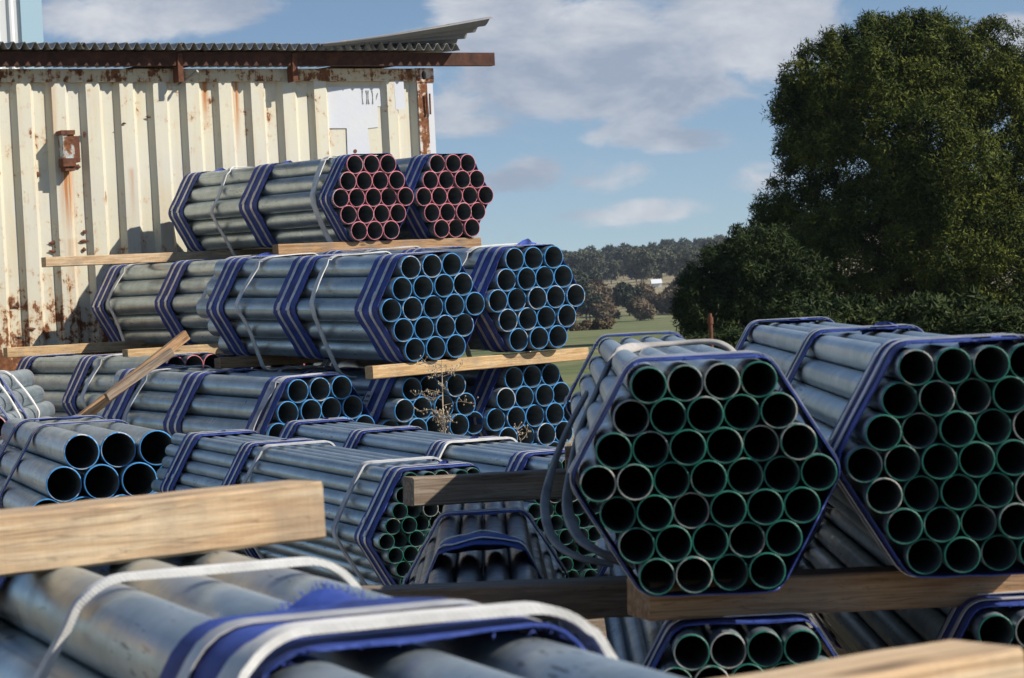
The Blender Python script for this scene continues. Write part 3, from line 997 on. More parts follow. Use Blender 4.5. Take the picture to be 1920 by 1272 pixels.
# near timbers
timber('timber', 'weathered timber with a sunlit split end over the shaded bundle', P(766, 922, 5.80), P(1230, 897, 6.0), .064, .08, 'hard')
timber('timber', 'dark beam crossing below the shaded bundle, sunlit at its left end', P(660, 1140, 3.68), P(1197, 1117, 3.86), .055, .08, 'hard')
timber('timber', 'long brown beam carrying the two large green-ended bundles', P(1197, 1123, 3.46), P(2060, 1084, 3.64), .052, .09, 'brown')
timber('timber', 'back timber under the large green-ended bundles', P(1060, 860, 5.75) * 1.0, P(1560, 838, 5.75), .05, .09, 'brown')
tf = Vector((math.cos(R(33)), math.sin(R(33)), 0.012))
b = P(575, 954, 2.52)
timber('timber', 'long pale blurred timber across the left foreground, squared end', b - tf * .75, b, .056, .075, 'pale')
b = P(1852, 1290, 1.42)
timber('timber', 'very blurred pale timber end in the bottom right corner', b - tf * .34, b, .05, .065, 'pale')

# broken sticks leaning on the stack
timber('broken_stick', 'longer of two sticks leaning before the low red-ended bundle', P(150, 787, 14.3), P(350, 628, 14.75), .058, .03, 'brown', 'broken sticks leaning on the stack')
timber('broken_stick', 'shorter stick leaning against the longer one, splintered tip', P(200, 745, 14.25), P(322, 660, 14.55), .045, .03, 'hard', 'broken sticks leaning on the stack')


# bearers under the bundles down to the ground
def bearer(label, x, y, ztop, length, yaw, mat='hard'):
    d = Vector((math.cos(R(yaw)), math.sin(R(yaw)), 0))
    z0 = min(ground_z(x, y), ground_z(x + d.x * length / 2, y + d.y * length / 2)) - .02
    h = ztop - z0
    c = Vector((x, y, z0 + h / 2))
    timber('bearer', label, c - d * length / 2, c + d * length / 2, h, max(.1, h * .5), mat, 'bearers on the ground')


for s in (.35, 1.9):
    p = P(910, 790, 15.45) + as_ * s
    bearer(('front ' if s < 1 else 'rear ') + 'bearer on the ground under the lower blue-ended bundles', p.x, p.y, .18 + s * .03, 1.7, YS)
    p = P(604, 808, 14.95) + as_ * s
    bearer(('front ' if s < 1 else 'rear ') + 'bearer on the ground under the three-wide bundle', p.x, p.y, .15 + s * .03, .8, YS)
    p = P(550, 750, 17.95) + as_ * s
    bearer(('front ' if s < 1 else 'rear ') + 'bearer on the ground under the back row', p.x, p.y, .345, 2.3, YS)
    p = P(229, 960, 10.0) + Vector((-math.sin(R(17)), math.cos(R(17)), 0)) * s
    bearer(('front ' if s < 1 else 'rear ') + 'bearer on the ground under the wide-mouthed bundle', p.x, p.y, .155, .9, 17)
    p = SP + Vector((-u.y, u.x, 0)) * s + u * .22
    bearer(('front ' if s < 1 else 'rear ') + 'bearer on the ground under the thin pipes', p.x, p.y, SP.z - .195 + s * .02, 1.1, YSM)
    bearer(('front ' if s < 1 else 'rear ') + 'bearer on the ground under the near right bundles', .42, 3.6 + s * 1.1, .44, 1.5, 0)
    p = FG + af * s
    bearer(('front ' if s < 1 else 'rear ') + 'bearer on the ground under the foreground bundle', p.x, p.y, FG.z - 2.24 * DF, .5, FY)


# ------------------------------------------------------------------ loose sling on the right
def px_strip(parent, name, pts, w, th, mat, wd):
    mb = MB()
    P3 = [P(*q) for q in pts]
    inv = parent.matrix_world.inverted() if parent else Matrix.Identity(4)
    Wd = [Vector(wd(i / (len(pts) - 1))) for i in range(len(pts))]
    strip3d(mb, [inv @ p for p in P3], [inv.to_3x3() @ q for q in Wd], w, th)
    o = mb.build(name, M[mat], None)
    if parent: o.parent = parent
    return o


bpy.context.view_layer.update()
s1 = px_strip(None, 'loose_sling', [(1382, 668, 4.7), (1362, 650, 4.72), (1330, 641, 4.74), (1260, 645, 4.75), (1200, 650, 4.72), (1155, 666, 4.6), (1122, 728, 4.5), (1092, 800, 4.42),
                                    (1072, 880, 4.3), (1064, 950, 4.2), (1084, 1005, 4.1), (1125, 1036, 4.05), (1185, 1060, 4.1)], .019, .005, 'sling_grey', lambda t: (.25, .8, .2))
tag(s1, 'thick grey webbing sling looped over the large green-ended bundle', 'sling', 'grey slings hanging at the green-ended bundle')
s2 = px_strip(None, 'loose_sling', [(1100, 738, 4.62), (1060, 815, 4.55), (1030, 900, 4.45), (1022, 960, 4.35), (1040, 1015, 4.25), (1085, 1045, 4.2), (1150, 1058, 4.2)],
              .016, .005, 'sling_grey', lambda t: (.3, .8, .2))
tag(s2, 'outer grey webbing loop hanging left of the green-ended bundle', 'sling', 'grey slings hanging at the green-ended bundle')

# the torn end of the foreground cover, lapped over and lifting
ends = [P(500, 1205, 1.80), P(905, 1168, 1.86)]
mb = MB()
rows, rows2 = [], []
for i in range(31):
    u_ = i / 30
    row, row2 = [], []
    for j in range(7):
        v_ = j / 6
        p = ends[0].lerp(ends[1], u_) + af * (.055 * v_ * (1 - .3 * u_)) + Vector((0, 0, .004 + .022 * v_ * max(0, math.sin(3.14 * min(1, u_ * 1.25))) + .004 * math.sin(u_ * 14 + v_ * 3)))
        row.append(p); row2.append(p - Vector((0, 0, .0015)))
    rows.append(row); rows2.append(row2)
mb.grid(rows, 0, True, flip=False); mb.grid(rows2, 0, True, flip=True)
rf_ = random.Random(12)
for _ in range(260):
    q = rf_.choice(rows)[-1]
    e = q + af * rf_.uniform(.004, .014) + Vector((rf_.uniform(-.006, .006), 0, rf_.uniform(-.002, .008)))
    mb.add([q, q + uf * .0012, e], [(0, 1, 2)])
fl = mb.build('torn_cover_flap', M['sleeve'])
fl.parent = fgb
fl.matrix_parent_inverse = fgb.matrix_world.inverted()

# ------------------------------------------------------------------ container
PHI = 29.0
uc = Vector((math.cos(R(PHI)), math.sin(R(PHI)), 0)); nc = Vector((uc.y, -uc.x, 0))
C0 = P(178, 560, 20.78); C0.z = .86
cmat = Matrix((uc, -nc, Vector((0, 0, 1)))).transposed().to_4x4()
ct = thing('shipping_container', 'rusty cream shipping container with ribbed side behind the stack', 'container', Matrix.Translation(C0) @ cmat)
HT = 2.44


def t_of(px, py=200):
    sl, _ = unroll(px, py)
    return (sl * C0.y - C0.x) / (uc.x - sl * uc.y)


T1 = t_of(812, 200)          # right corner
T0 = T1 - 6.06
tw0, tw1 = t_of(613, 200), t_of(727, 200)
prof = []                    # (t, depth) profile of the side sheet; depth + = into the container
rib = .2905
x = tw0
left = []
while x > T0 + .2:
    left += [(x, 0), (x - .112, 0), (x - .153, .050), (x - .2495, .050)]
    x -= rib
left = left[::-1]
clean = []
for q in left:
    if not clean or q[0] > clean[-1][0] + 1e-4: clean.append(q)
prof = clean + [(tw0 + .039, .050), (tw1 - .045, .050), (tw1, .0), (tw1 + .09, .0), (tw1 + .128, .050), (T1 - .20, .050), (T1 - .16, .0), (T1 - .14, .0)]
mb = MB()
rows = []
nz_ = 12
for k in range(nz_ + 1):
    z = .15 + (HT - .25) * k / nz_
    rows.append([(t_, d_ + .006 * mnoise.noise(Vector((t_ * 2.0, z * 1.2, 0))), z) for t_, d_ in prof])
mb.grid(rows, 0, False)
mb.build('ribbed_side', M['cream'], ct)
mb = MB(); mb.box(T0, T1 - .15, -.012, .06, HT - .105, HT); mb.build('top_rail', M['cream_rail'], ct)
mb = MB(); mb.box(T0, T1 - .15, -.01, .06, 0, .15); mb.build('bottom_rail', M['cream_rail'], ct)
for q, (ta, tb) in enumerate(((T1 - .15, T1), (T0 - .1, T0))):
    mb = MB()
    mb.box(ta, tb - (.055 if q == 0 else 0), -.014, .12, .12, HT - .12, 0)
    cp = mb.build('corner_post', M['post_rust'], ct)
    if q == 0:
        mb = MB(); mb.box(tb - .055, tb, -.014, .12, .12, HT - .12, 0); mb.build('post_edge', M['white_paint'], cp)
        mb = MB()
        for dx in (-.075, -.045):
            mb.tube([(tb + dx, -.03, HT - .40), (tb + dx, -.035, HT - .22)], .008, 6)
        mb.build('hinge', M['rust'], cp)
    for zc in (0.0, HT - .118):
        # corner casting with its oval hole
        mb = MB()
        cx, cz = (ta + tb) / 2 - .01, zc + .059
        ring = []
        for k in range(16):
            a = k * math.pi / 8
            ring.append((cx + .024 * math.cos(a), cz + .040 * math.sin(a)))
        outer = []
        for k in range(16):
            a = k * math.pi / 8
            c_, s_ = math.cos(a), math.sin(a)
            f = 1 / max(abs(c_), abs(s_))
            hw = (tb - ta) / 2 + .01
            outer.append(((ta + tb) / 2 + hw * c_ * f, cz + .062 * s_ * f))
        for k in range(16):
            k2 = (k + 1) % 16
            mb.add([(outer[k][0], -.022, outer[k][1]), (outer[k2][0], -.022, outer[k2][1]), (ring[k2][0], -.022, ring[k2][1]), (ring[k][0], -.022, ring[k][1])], [(3, 2, 1, 0)])
            mb.add([(ring[k][0], -.022, ring[k][1]), (ring[k2][0], -.022, ring[k2][1]), (ring[k2][0], .03, ring[k2][1]), (ring[k][0], .03, ring[k][1])], [(3, 2, 1, 0)])
            mb.add([(outer[k][0], -.022, outer[k][1]), (outer[k2][0], -.022, outer[k2][1]), (outer[k2][0], .12, outer[k2][1]), (outer[k][0], .12, outer[k][1])], [(0, 1, 2, 3)])
        mb.add([(ring[k][0], .03, ring[k][1]) for k in range(16)], [tuple(range(16))], 1)
        mb.build('corner_casting', [M['post_rust'], M['rust']], cp)
mb = MB(); mb.box(T0 - .1, T1, .125, 2.43, HT - .06, HT - .03); mb.build('roof_panel', M['cream_rail'], ct)
mb = MB(); mb.box(T0 - .1, T1, .125, 2.43, .06, .10); mb.build('floor_panel', M['rust'], ct)
mb = MB(); mb.box(T0 - .1, T1, 2.40, 2.44, .1, HT - .06); mb.build('back_side', M['cream'], ct)
mb = MB(); mb.box(T1 - .05, T1 - .01, .125, 2.40, .1, HT - .06); mb.build('end_wall', M['white_paint'], ct)
mb = MB(); mb.box(T0 - .09, T0 - .05, .125, 2.40, .1, HT - .06); mb.build('end_wall', M['white_paint'], ct)

# white repainted patches on the flat panel (paint, a millimetre proud)
zr = lambda px, py: unroll(px, py)[1] * (C0.y + t_of(px, py) * uc.y) + EYE.z - C0.z


def paint_patch(pts, dep, name, mat):
    mb = MB()
    mb.add([(t_of(px, py), dep, zr(px, py)) for px, py in pts], [tuple(range(len(pts)))[::-1]])
    return mb.build(name, M[mat], ct)


paint_patch([(612, 162), (725, 162), (727, 199), (712, 199), (714, 238), (694, 240), (699, 295), (656, 295), (654, 240), (617, 240)], .043, 'white_patch', 'white_paint')
paint_patch([(738, 152), (756, 152), (760, 205), (742, 206)], -.0035, 'white_patch', 'white_paint')
# the left-over outlines of two stencilled characters, and a tick
for (cx, w_, h_) in ((687.5, 9.5, 26), (698.5, 9.5, 26)):
    mb = MB()
    for side in (-1, 1):
        x_out = cx + side * w_ / 2; pts = []
        for k in range(7):
            a = -1 + 2 * k / 6
            pts.append((cx + side * (w_ / 2 - 1.7 * a * a - .9), 182 + a * (h_ / 2 - .5)))
        for k in range(6):
            y0_, y1_ = 182 + (-1 + 2 * k / 6) * h_ / 2, 182 + (-1 + 2 * (k + 1) / 6) * h_ / 2
            q = [(x_out + (y0_ - 182) * .055, y0_), (pts[k][0] + (y0_ - 182) * .055, pts[k][1]), (pts[k + 1][0] + (y1_ - 182) * .055, pts[k + 1][1]), (x_out + (y1_ - 182) * .055, y1_)]
            mb.add([(t_of(a_, b_), .0405, zr(a_, b_)) for a_, b_ in q], [(0, 1, 2, 3) if side < 0 else (3, 2, 1, 0)])
    mb.build('stencil_mark', M['mark'], ct)
paint_patch([(709, 188), (712, 178), (712.5, 173), (710, 177)], .0405, 'stencil_mark', 'mark')
mb = MB()
tq, zq = t_of(670, 283), zr(670, 283)
mb.add([(tq + .017 * math.cos(k * .5236), .0395, zq + .017 * math.sin(k * .5236)) for k in range(12)], [tuple(range(12))[::-1]])
mb.build('bullet_hole', M['rust'], ct)

# lock box on the wall
lb = MB()
ta, za = t_of(124, 278), zr(124, 278)
lb.box(ta - .062, ta + .032, -.11, .0, za - .09, za + .10)
lk = lb.build('lock_box', M['pale_blue'], ct)
mb = MB()
mb.box(ta - .075, ta + .04, -.12, .0, za + .10, za + .135)
mb.box(ta - .070, ta + .036, -.115, .0, za - .155, za - .09)
mb.box(ta + .032, ta + .085, -.085, .0, za - .12, za + .09)
mb.box(ta - .050, ta + .030, -.10, .0, za - .19, za - .155)
mb.build('rusty_flange', M['rust'], lk)
# the orange run the box has bled down the wall
cm = M['cream']; cn, cl = cm.node_tree.nodes, cm.node_tree.links
bs = cn['Principled BSDF']; old = bs.inputs['Base Color'].links[0].from_socket
ctc = cn.new('ShaderNodeTexCoord'); csp = cn.new('ShaderNodeSeparateXYZ'); cl.new(ctc.outputs['Object'], csp.inputs[0])


def cmr(sock, a, b, c, d):
    n = cn.new('ShaderNodeMapRange'); n.interpolation_type = 'SMOOTHSTEP'
    for k, v_ in enumerate((a, b, c, d)): n.inputs[k + 1].default_value = v_
    cl.new(sock, n.inputs[0]); return n.outputs[0]


def cma(op, a, b):
    n = cn.new('ShaderNodeMath'); n.operation = op
    for k, v_ in ((0, a), (1, b)):
        if isinstance(v_, (int, float)): n.inputs[k].default_value = v_
        else: cl.new(v_, n.inputs[k])
    return n.outputs[0]


cnz = cn.new('ShaderNodeTexNoise'); cmp_ = cn.new('ShaderNodeMapping'); cmp_.inputs['Scale'].default_value = (30, 30, 1.2)
cl.new(ctc.outputs['Object'], cmp_.inputs['Vector']); cl.new(cmp_.outputs[0], cnz.inputs['Vector']); cnz.inputs['Scale'].default_value = 1.5
cnz.inputs['Detail'].default_value = 5
runs_ = None
for (xc, hw, zt, zl, k_) in ((ta - .005, .095, za - .12, .75, 1.5), (t_of(390, 200), .05, 2.33, .5, 1.2), (t_of(447, 200), .05, 2.33, .7, 1.2), (t_of(100, 200), .04, 2.33, 1.0, .5), (t_of(245, 300), .04, 1.6, .5, .6), (t_of(140, 500), .12, 1.05, .6, .5)):
    mx = cmr(cma('ABSOLUTE', cma('SUBTRACT', csp.outputs[0], xc), 0), 0.0, hw, 1.0, 0.0)
    mz = cma('MULTIPLY', cmr(csp.outputs[2], zt - zl, zt, 0.0, 1.0), cmr(csp.outputs[2], zt, zt + .05, 1.0, 0.0))
    mm = cma('MULTIPLY', cma('MULTIPLY', mx, mz), k_)
    runs_ = mm if runs_ is None else cma('MAXIMUM', runs_, mm)
rfac = cma('MULTIPLY', runs_, cmr(cnz.outputs[0], .3, .62, .25, 1.0))
cmx = cn.new('ShaderNodeMix'); cmx.data_type = 'RGBA'; cmx.clamp_factor = True
cl.new(rfac, cmx.inputs[0]); cl.new(old, cmx.inputs[6]); cmx.inputs[7].default_value = (.44, .17, .04, 1)
cl.new(cmx.outputs[2], bs.inputs['Base Color'])
for (px, py, w_, h_) in ((147, 297, .035, .018), (147, 312, .035, .018), (103, 455, .045, .016), (104, 471, .045, .016), (161, 452, .04, .013), (162, 435, .02, .02), (161, 468, .018, .018),
                         (56, 617, .04, .013), (23, 572, .012, .035), (37, 572, .012, .03), (30, 575, .04, .010), (232, 232, .02, .01), (282, 219, .03, .01), (74, 326, .018, .026), (160, 252, .012, .03)):
    mb = MB(); rr = random.Random(px)
    tt, zz = t_of(px, py), zr(px, py)
    # find wall depth at this place
    dep = 0
    for (qa, qb) in zip(prof[:-1], prof[1:]):
        if qa[0] <= tt <= qb[0]:
            dep = qa[1] + (qb[1] - qa[1]) * (tt - qa[0]) / max(1e-6, qb[0] - qa[0])
    vs = []
    for k in range(12):
        a = k * math.pi / 6; f = rr.uniform(.7, 1.2)
        vs.append((tt + w_ * math.cos(a) * f, dep - .010, zz + h_ * math.sin(a) * f))
    mb.add(vs + [(tt, dep - .016, zz)], [((k + 1) % 12, k, 12) for k in range(12)])
    mb.build('rust_blister', M['rust'], ct)
# a bent rod sticking out high on the wall
mb = MB()
ta, za = t_of(338, 158), zr(338, 158)
mb.tube([(ta, .02, za), (ta + .03, -.06, za + .02), (ta + .09, -.17, za + .09)], .014, 8)
mb.build('stub_pipe', M['sheet'], ct)
# footing blocks
for k, tt in enumerate((T0 + .3, (T0 + T1) / 2, T1 - .3)):
    for dd in (.2, 2.2):
        p = C0 + uc * tt - nc * dd
        mb = MB(); mb.box(-.2, .2, -.15, .15, 0, C0.z - ground_z(p.x, p.y) + .02 - .001)
        bo = mb.build('concrete_block', M['concrete'], None, (p.x, p.y, ground_z(p.x, p.y) - .02))
        bo.rotation_euler.z = R(PHI)
        tag(bo, 'concrete block footing under the shipping container', 'block', 'footings under the container')

# ------------------------------------------------------------------ roof over the container
rf = thing('shelter_roof', 'low corrugated iron roof on a rusty beam above the container', 'roof', Matrix.Translation(C0) @ cmat)
ZB = HT + .015
TB1 = t_of(915, 106)
mb = MB()
yb0, yb1 = -.12, -.04
mb.box(T0 - .6, TB1, yb0, yb0 + .012, ZB, ZB + .112)
mb.box(T0 - .6, TB1, yb0 + .012, yb1, ZB + .100, ZB + .112)
mb.box(T0 - .6, TB1, yb0 + .012, yb1, ZB, ZB + .012)
mb.build('beam', M['rust_dark'], rf)
for px in (327, 541):
    tt = t_of(px, 120)
    mb = MB(); mb.box(tt - .022, tt + .022, yb0 - .012, yb0 - .002, HT - .12, ZB + .10)
    mb.box(tt - .022, tt - .014, yb0 - .002, -.013, HT - .12, ZB - .004)
    mb.build('bracket', M['rust'], rf)
for tt in (T0 + .5, T0 + 2.2, T0 + 3.9, T1 - .25):
    mb = MB(); mb.add([(x_, y_, z_ + (0 if y_ < 1 else .10)) for x_ in (tt - .03, tt + .03) for y_ in (yb1 + .01, 2.5) for z_ in (ZB + .02, ZB + .10)], [(0, 1, 3, 2), (4, 6, 7, 5), (0, 4, 5, 1), (2, 3, 7, 6), (0, 2, 6, 4), (1, 5, 7, 3)]); mb.build('rafter', M['rust'], rf)


def corr_sheet(t0, t1, y0, y1, z0, z1, pitch, amp, ny=2, name='roof_sheet', bend=None):
    mb = MB(); n = int((t1 - t0) / pitch * 8)
    rows, rows2 = [], []
    for j in range(ny + 1):
        v_ = j / ny; y_ = y0 + (y1 - y0) * v_; z_ = z0 + (z1 - z0) * v_
        row, row2 = [], []
        for i in range(n + 1):
            x_ = t0 + (t1 - t0) * i / n
            zz = z_ + amp * math.sin((x_ - t0) / pitch * 2 * math.pi) + .004 * mnoise.noise(Vector((x_ * 1.5, y_, 0)))
            if bend: zz += bend(x_, y_)
            row.append((x_, y_, zz)); row2.append((x_, y_, zz + .003))
        rows.append(row); rows2.append(row2)
    mb.grid(rows, 0, True, flip=True); mb.grid(rows2, 0, True)
    mb.add(rows[0] + rows2[0], [(i, i + 1, n + 2 + i, n + 1 + i) for i in range(n)])
    return mb.build(name, M['sheet'], rf)


tb = T0 - .6
TE = t_of(838, 90)
wsh = (TE - tb) / 8
for k in range(8):
    corr_sheet(tb + k * wsh - .02, tb + (k + 1) * wsh, -.25 + (k % 2) * .006, 2.7, ZB + .143 + (k % 2) * .004, ZB + .31, .090, .030)
# the last sheet, torn loose and lifted
mb = MB()
Lsh = 1.55
p0 = Vector((t_of(575, 86), -.30, ZB + .13)); top_r = Vector((t_of(888, 36), -.22, ZB + .13))
rows, rows2 = [], []
NS = 40
for i in range(15):
    u_ = i / 14
    row, row2 = [], []
    for j in range(NS + 1):
        v_ = j / NS
        lift = .235 * u_ ** 1.15
        wv = .34 * (.35 + .65 * u_)
        x_ = p0.x + (top_r.x - p0.x) * u_ - .24 * u_ * v_
        zc = ZB + .150 + lift * (1.0 - .80 * v_) + .024 * math.sin(v_ * 2 * math.pi * 4) * (.5 + .5 * u_)
        yc = -.36 + wv * v_ + .010 * math.cos(v_ * 2 * math.pi * 5)
        row.append((x_, yc, zc)); row2.append((x_, yc + .001, zc + .003))
    rows.append(row); rows2.append(row2)
mb.grid(rows, 0, True); mb.grid(rows2, 0, True, flip=True)
mb.build('lifted_roof_sheet', M['shaded_sheet'], rf)['label'] = 'roof sheet torn loose and lifted at the right'

# ------------------------------------------------------------------ white shed behind, top left
p = P(78, 40, 34.0)
wb = thing('white_shed', 'tall white ribbed shed with sky blue corner trim behind the container', 'building', Matrix.Translation((p.x, p.y, 0)) @ Matrix.Rotation(R(15), 4, 'Z'))
mb = MB()
WW = 9.0
rows = []
pr = []
x_ = -WW
while x_ < -.30:
    pr += [(x_, 0), (x_ + .03, -.025), (x_ + .06, -.025), (x_ + .09, 0)]; x_ += .19
pr.append((-.27, 0))
mb.grid([[(a_, b_, z_) for a_, b_ in pr] for z_ in (0, 7.6)], 0, False)
mb.add([(-WW, 0, 0), (-WW, 8, 0), (-WW, 8, 7.6), (-WW, 0, 7.6), (0, 8, 0), (0, 8, 7.6), (0, .02, 0), (0, .02, 7.6)], [(0, 3, 2, 1), (1, 2, 5, 4), (4, 5, 7, 6)])
mb.build('wall', M['clad'], wb)
mb = MB(); mb.box(-.27, .01, -.03, .2, 0, 7.6); mb.build('corner_trim', M['trim'], wb)
mb = MB(); mb.box(-WW - .2, .2, -.3, 8.2, 7.6, 7.75); mb.build('roof', M['sheet'], wb)

# ------------------------------------------------------------------ rusty post on the right
p = P(1331, 588, 24.0)
mb = MB()
mb.tube([(0, 0, 0), (.0, 0, p.z - .02), (0, 0, p.z)], [.02, .02, .017], 10)
mb.tube([(0, 0, p.z - .10), (0, 0, p.z - .035)], .029, 10)
po = mb.build('fence_post', M['rust'], None, (p.x, p.y, 0))
tag(po, 'rusty steel fence post standing before the dark pine', 'post')


# ------------------------------------------------------------------ vegetation
def blob_points(n, lobes, rnd, shell=.72):
    """points spread through a union of ellipsoids, most of them near the skin"""
    wts = [l[3] * l[4] * l[5] for l in lobes]
    out = []
    while len(out) < n:
        l = rnd.choices(lobes, [w ** .7 for w in wts])[0]
        d = Vector((rnd.gauss(0, 1), rnd.gauss(0, 1), rnd.gauss(0, 1))).normalized()
        rr = shell + (1 - shell) * rnd.random() if rnd.random() < .8 else rnd.random() ** .5
        rr *= 1 + .16 * mnoise.noise(d * 2.6 + Vector(l[:3]))
        p = Vector((l[0] + d.x * l[3] * rr, l[1] + d.y * l[4] * rr, l[2] + d.z * l[5] * rr))
        out.append((p, d))
    return out


def crown_mesh(name, lobes, puffs, blades, size, width, mat, seed, puff_r=.4, up=.35, sub=0):
    """needle or leaf puffs spread over the lobes: short blades standing out from each puff's middle"""
    rnd = random.Random(seed)
    vs, fs = [], []
    if sub:
        fine_l = []
        for l in lobes:
            for _ in range(sub):
                d = Vector((rnd.gauss(0, 1), rnd.gauss(0, 1), rnd.gauss(0, 1) + .3)).normalized()
                k = rnd.uniform(.55, .95); q = rnd.uniform(.26, .46)
                fine_l.append((l[0] + d.x * l[3] * k, l[1] + d.y * l[4] * k, l[2] + d.z * l[5] * k, l[3] * q, l[4] * q, l[5] * q))
        lobes = fine_l + [(*l[:3], l[3] * .74, l[4] * .74, l[5] * .74) for l in lobes]
    for p, d in blob_points(puffs, lobes, rnd):
        s = rnd.uniform(.55, 1.35)
        pr = puff_r * s
        for _ in range(int(blades * s)):
            q = Vector((rnd.gauss(0, 1), rnd.gauss(0, 1), rnd.gauss(0, 1))).normalized()
            dd = (q + d * .55 + Vector((0, 0, up))).normalized()
            b = p + dd * pr * rnd.random() ** .6
            dd = (dd + Vector((rnd.gauss(0, 1), rnd.gauss(0, 1), rnd.gauss(0, 1))) * .35).normalized()
            ln = size * rnd.uniform(.45, 1.6)
            nrm = dd
            k1 = rnd.uniform(0, 6.28)
            a = nrm.orthogonal().normalized()
            tng = a * math.cos(k1) + nrm.cross(a) * math.sin(k1)
            dd = (tng + nrm * rnd.uniform(.0, .9)).normalized()
            a = nrm.cross(tng).normalized() * width
            e = b + dd * ln
            i = len(vs)
            vs += [tuple(b + a), tuple(e), tuple(b - a)]
            fs.append((i, i + 1, i + 2))
    me = bpy.data.meshes.new(name)
    me.from_pydata(vs, [], fs); me.materials.append(mat); me.update()
    return me


def tree_limbs(name, H, r, lobes, mat, parent, seed):
    rnd = random.Random(seed)
    mb = MB()
    mb.tube([(0, 0, -.3), (.02 * H, 0, H * .3), (-.01 * H, .01 * H, H * .6), (0, 0, H * .88)], [r, r * .8, r * .5, r * .12], 9)
    for l in lobes:
        st = Vector((0, 0, min(H * .7, max(H * .12, l[2] * .62))))
        en = Vector(l[:3])
        mid = st.lerp(en, .5) + Vector((0, 0, -.04 * H * rnd.random()))
        mb.tube([st, mid, en], [r * .4, r * .28, r * .08], 6)
        for _ in range(3):
            e2 = en + Vector((rnd.uniform(-1, 1) * l[3], rnd.uniform(-1, 1) * l[4], rnd.uniform(-.3, 1) * l[5])) * .75
            mb.tube([mid.lerp(en, .5), mid.lerp(e2, .7), e2], [r * .16, r * .1, r * .03], 5)
    return mb.build(name, mat, parent)


# the big dark pine: lobes given where they stand in the view, at the tree's own distance
TD = 72.0
base = P(1720, 640, TD); base.z = ground_z(base.x, TD)
SC = TD / FPX
big = []
rl = random.Random(5)
for (px, py, rx, ry, dd) in ((1745, 130, 120, 95, 0), (1650, 160, 100, 80, -1.5), (1830, 150, 90, 90, .5), (1560, 200, 75, 70, 0), (1505, 240, 55, 75, .6),
                             (1890, 230, 110, 110, 0), (1700, 260, 150, 110, -1.8), (1590, 300, 110, 90, -.8), (1500, 330, 60, 60, 1.0),
                             (1800, 330, 130, 110, -2.2), (1930, 370, 120, 120, -.5), (1660, 400, 150, 90, -1.5), (1540, 410, 110, 75, 0),
                             (1445, 395, 52, 42, .2), (1470, 440, 75, 50, .5), (1760, 460, 140, 90, -2.4), (1880, 490, 120, 100, -2.0), (1600, 500, 140, 80, -1.0),
                             (1450, 500, 90, 55, .3), (1700, 560, 160, 80, -1.6), (1530, 570, 130, 70, 0), (1850, 600, 130, 70, -2.6), (1960, 560, 110, 100, -2.0),
                             (2020, 250, 130, 130, 1.0), (2060, 430, 140, 140, 0), (1760, 80, 75, 55, 1.0), (1860, 100, 60, 55, 1.0), (1640, 620, 150, 60, -1.0), (1780, 625, 140, 50, -2.0), (1930, 640, 130, 60, -2.0), (1520, 640, 110, 45, 0), (1720, 380, 140, 120, 0), (1850, 420, 130, 130, 0), (1565, 140, 85, 70, 0), (1620, 105, 90, 65, .5), (1690, 80, 90, 60, .5), (1500, 200, 55, 60, .5), (1900, 140, 90, 80, .5)):
    p = P(px, py, TD + dd) - base
    big.append((p.x, p.y, p.z, rx * SC * .9, (rx + ry) * .5 * SC, ry * SC * .9))
tr = thing('pine_tree', 'large dark spreading pine tree at the right of the view', 'tree', Matrix.Translation(base))
link('crown', crown_mesh('crown', big, 5600, 115, .115, .020, M['pine_leaf'], 3, .36, .45, 10), tr)
tree_limbs('trunk', 9.0, .34, [l for l in big[::3]], M['bark'], tr, 4)

base = P(1385, 600, 66.0); base.z = ground_z(base.x, 66.0)
SC = 66.0 / FPX
low = []
for (px, py, rx, ry) in ((1375, 600, 80, 55), (1430, 560, 70, 70), (1345, 560, 50, 50), (1400, 490, 55, 45), (1310, 605, 42, 40), (1460, 600, 80, 60), (1370, 500, 35, 35), (1300, 575, 30, 30), (1372, 488, 46, 36), (1322, 540, 46, 40), (1425, 478, 62, 52), (1302, 592, 36, 40), (1470, 520, 80, 70), (1400, 540, 70, 60)):
    p = P(px, py, 66.0) - base
    low.append((p.x, p.y, p.z, rx * SC, rx * SC, ry * SC))
tr = thing('shrub_tree', 'low dark bushy tree at the left foot of the pine', 'tree', Matrix.Translation(base))
link('crown', crown_mesh('crown', low, 1200, 110, .11, .019, M['shrub_leaf'], 9, .26, .35, 8), tr)
tree_limbs('trunk', 2.2, .10, low[::2], M['bark'], tr, 8)

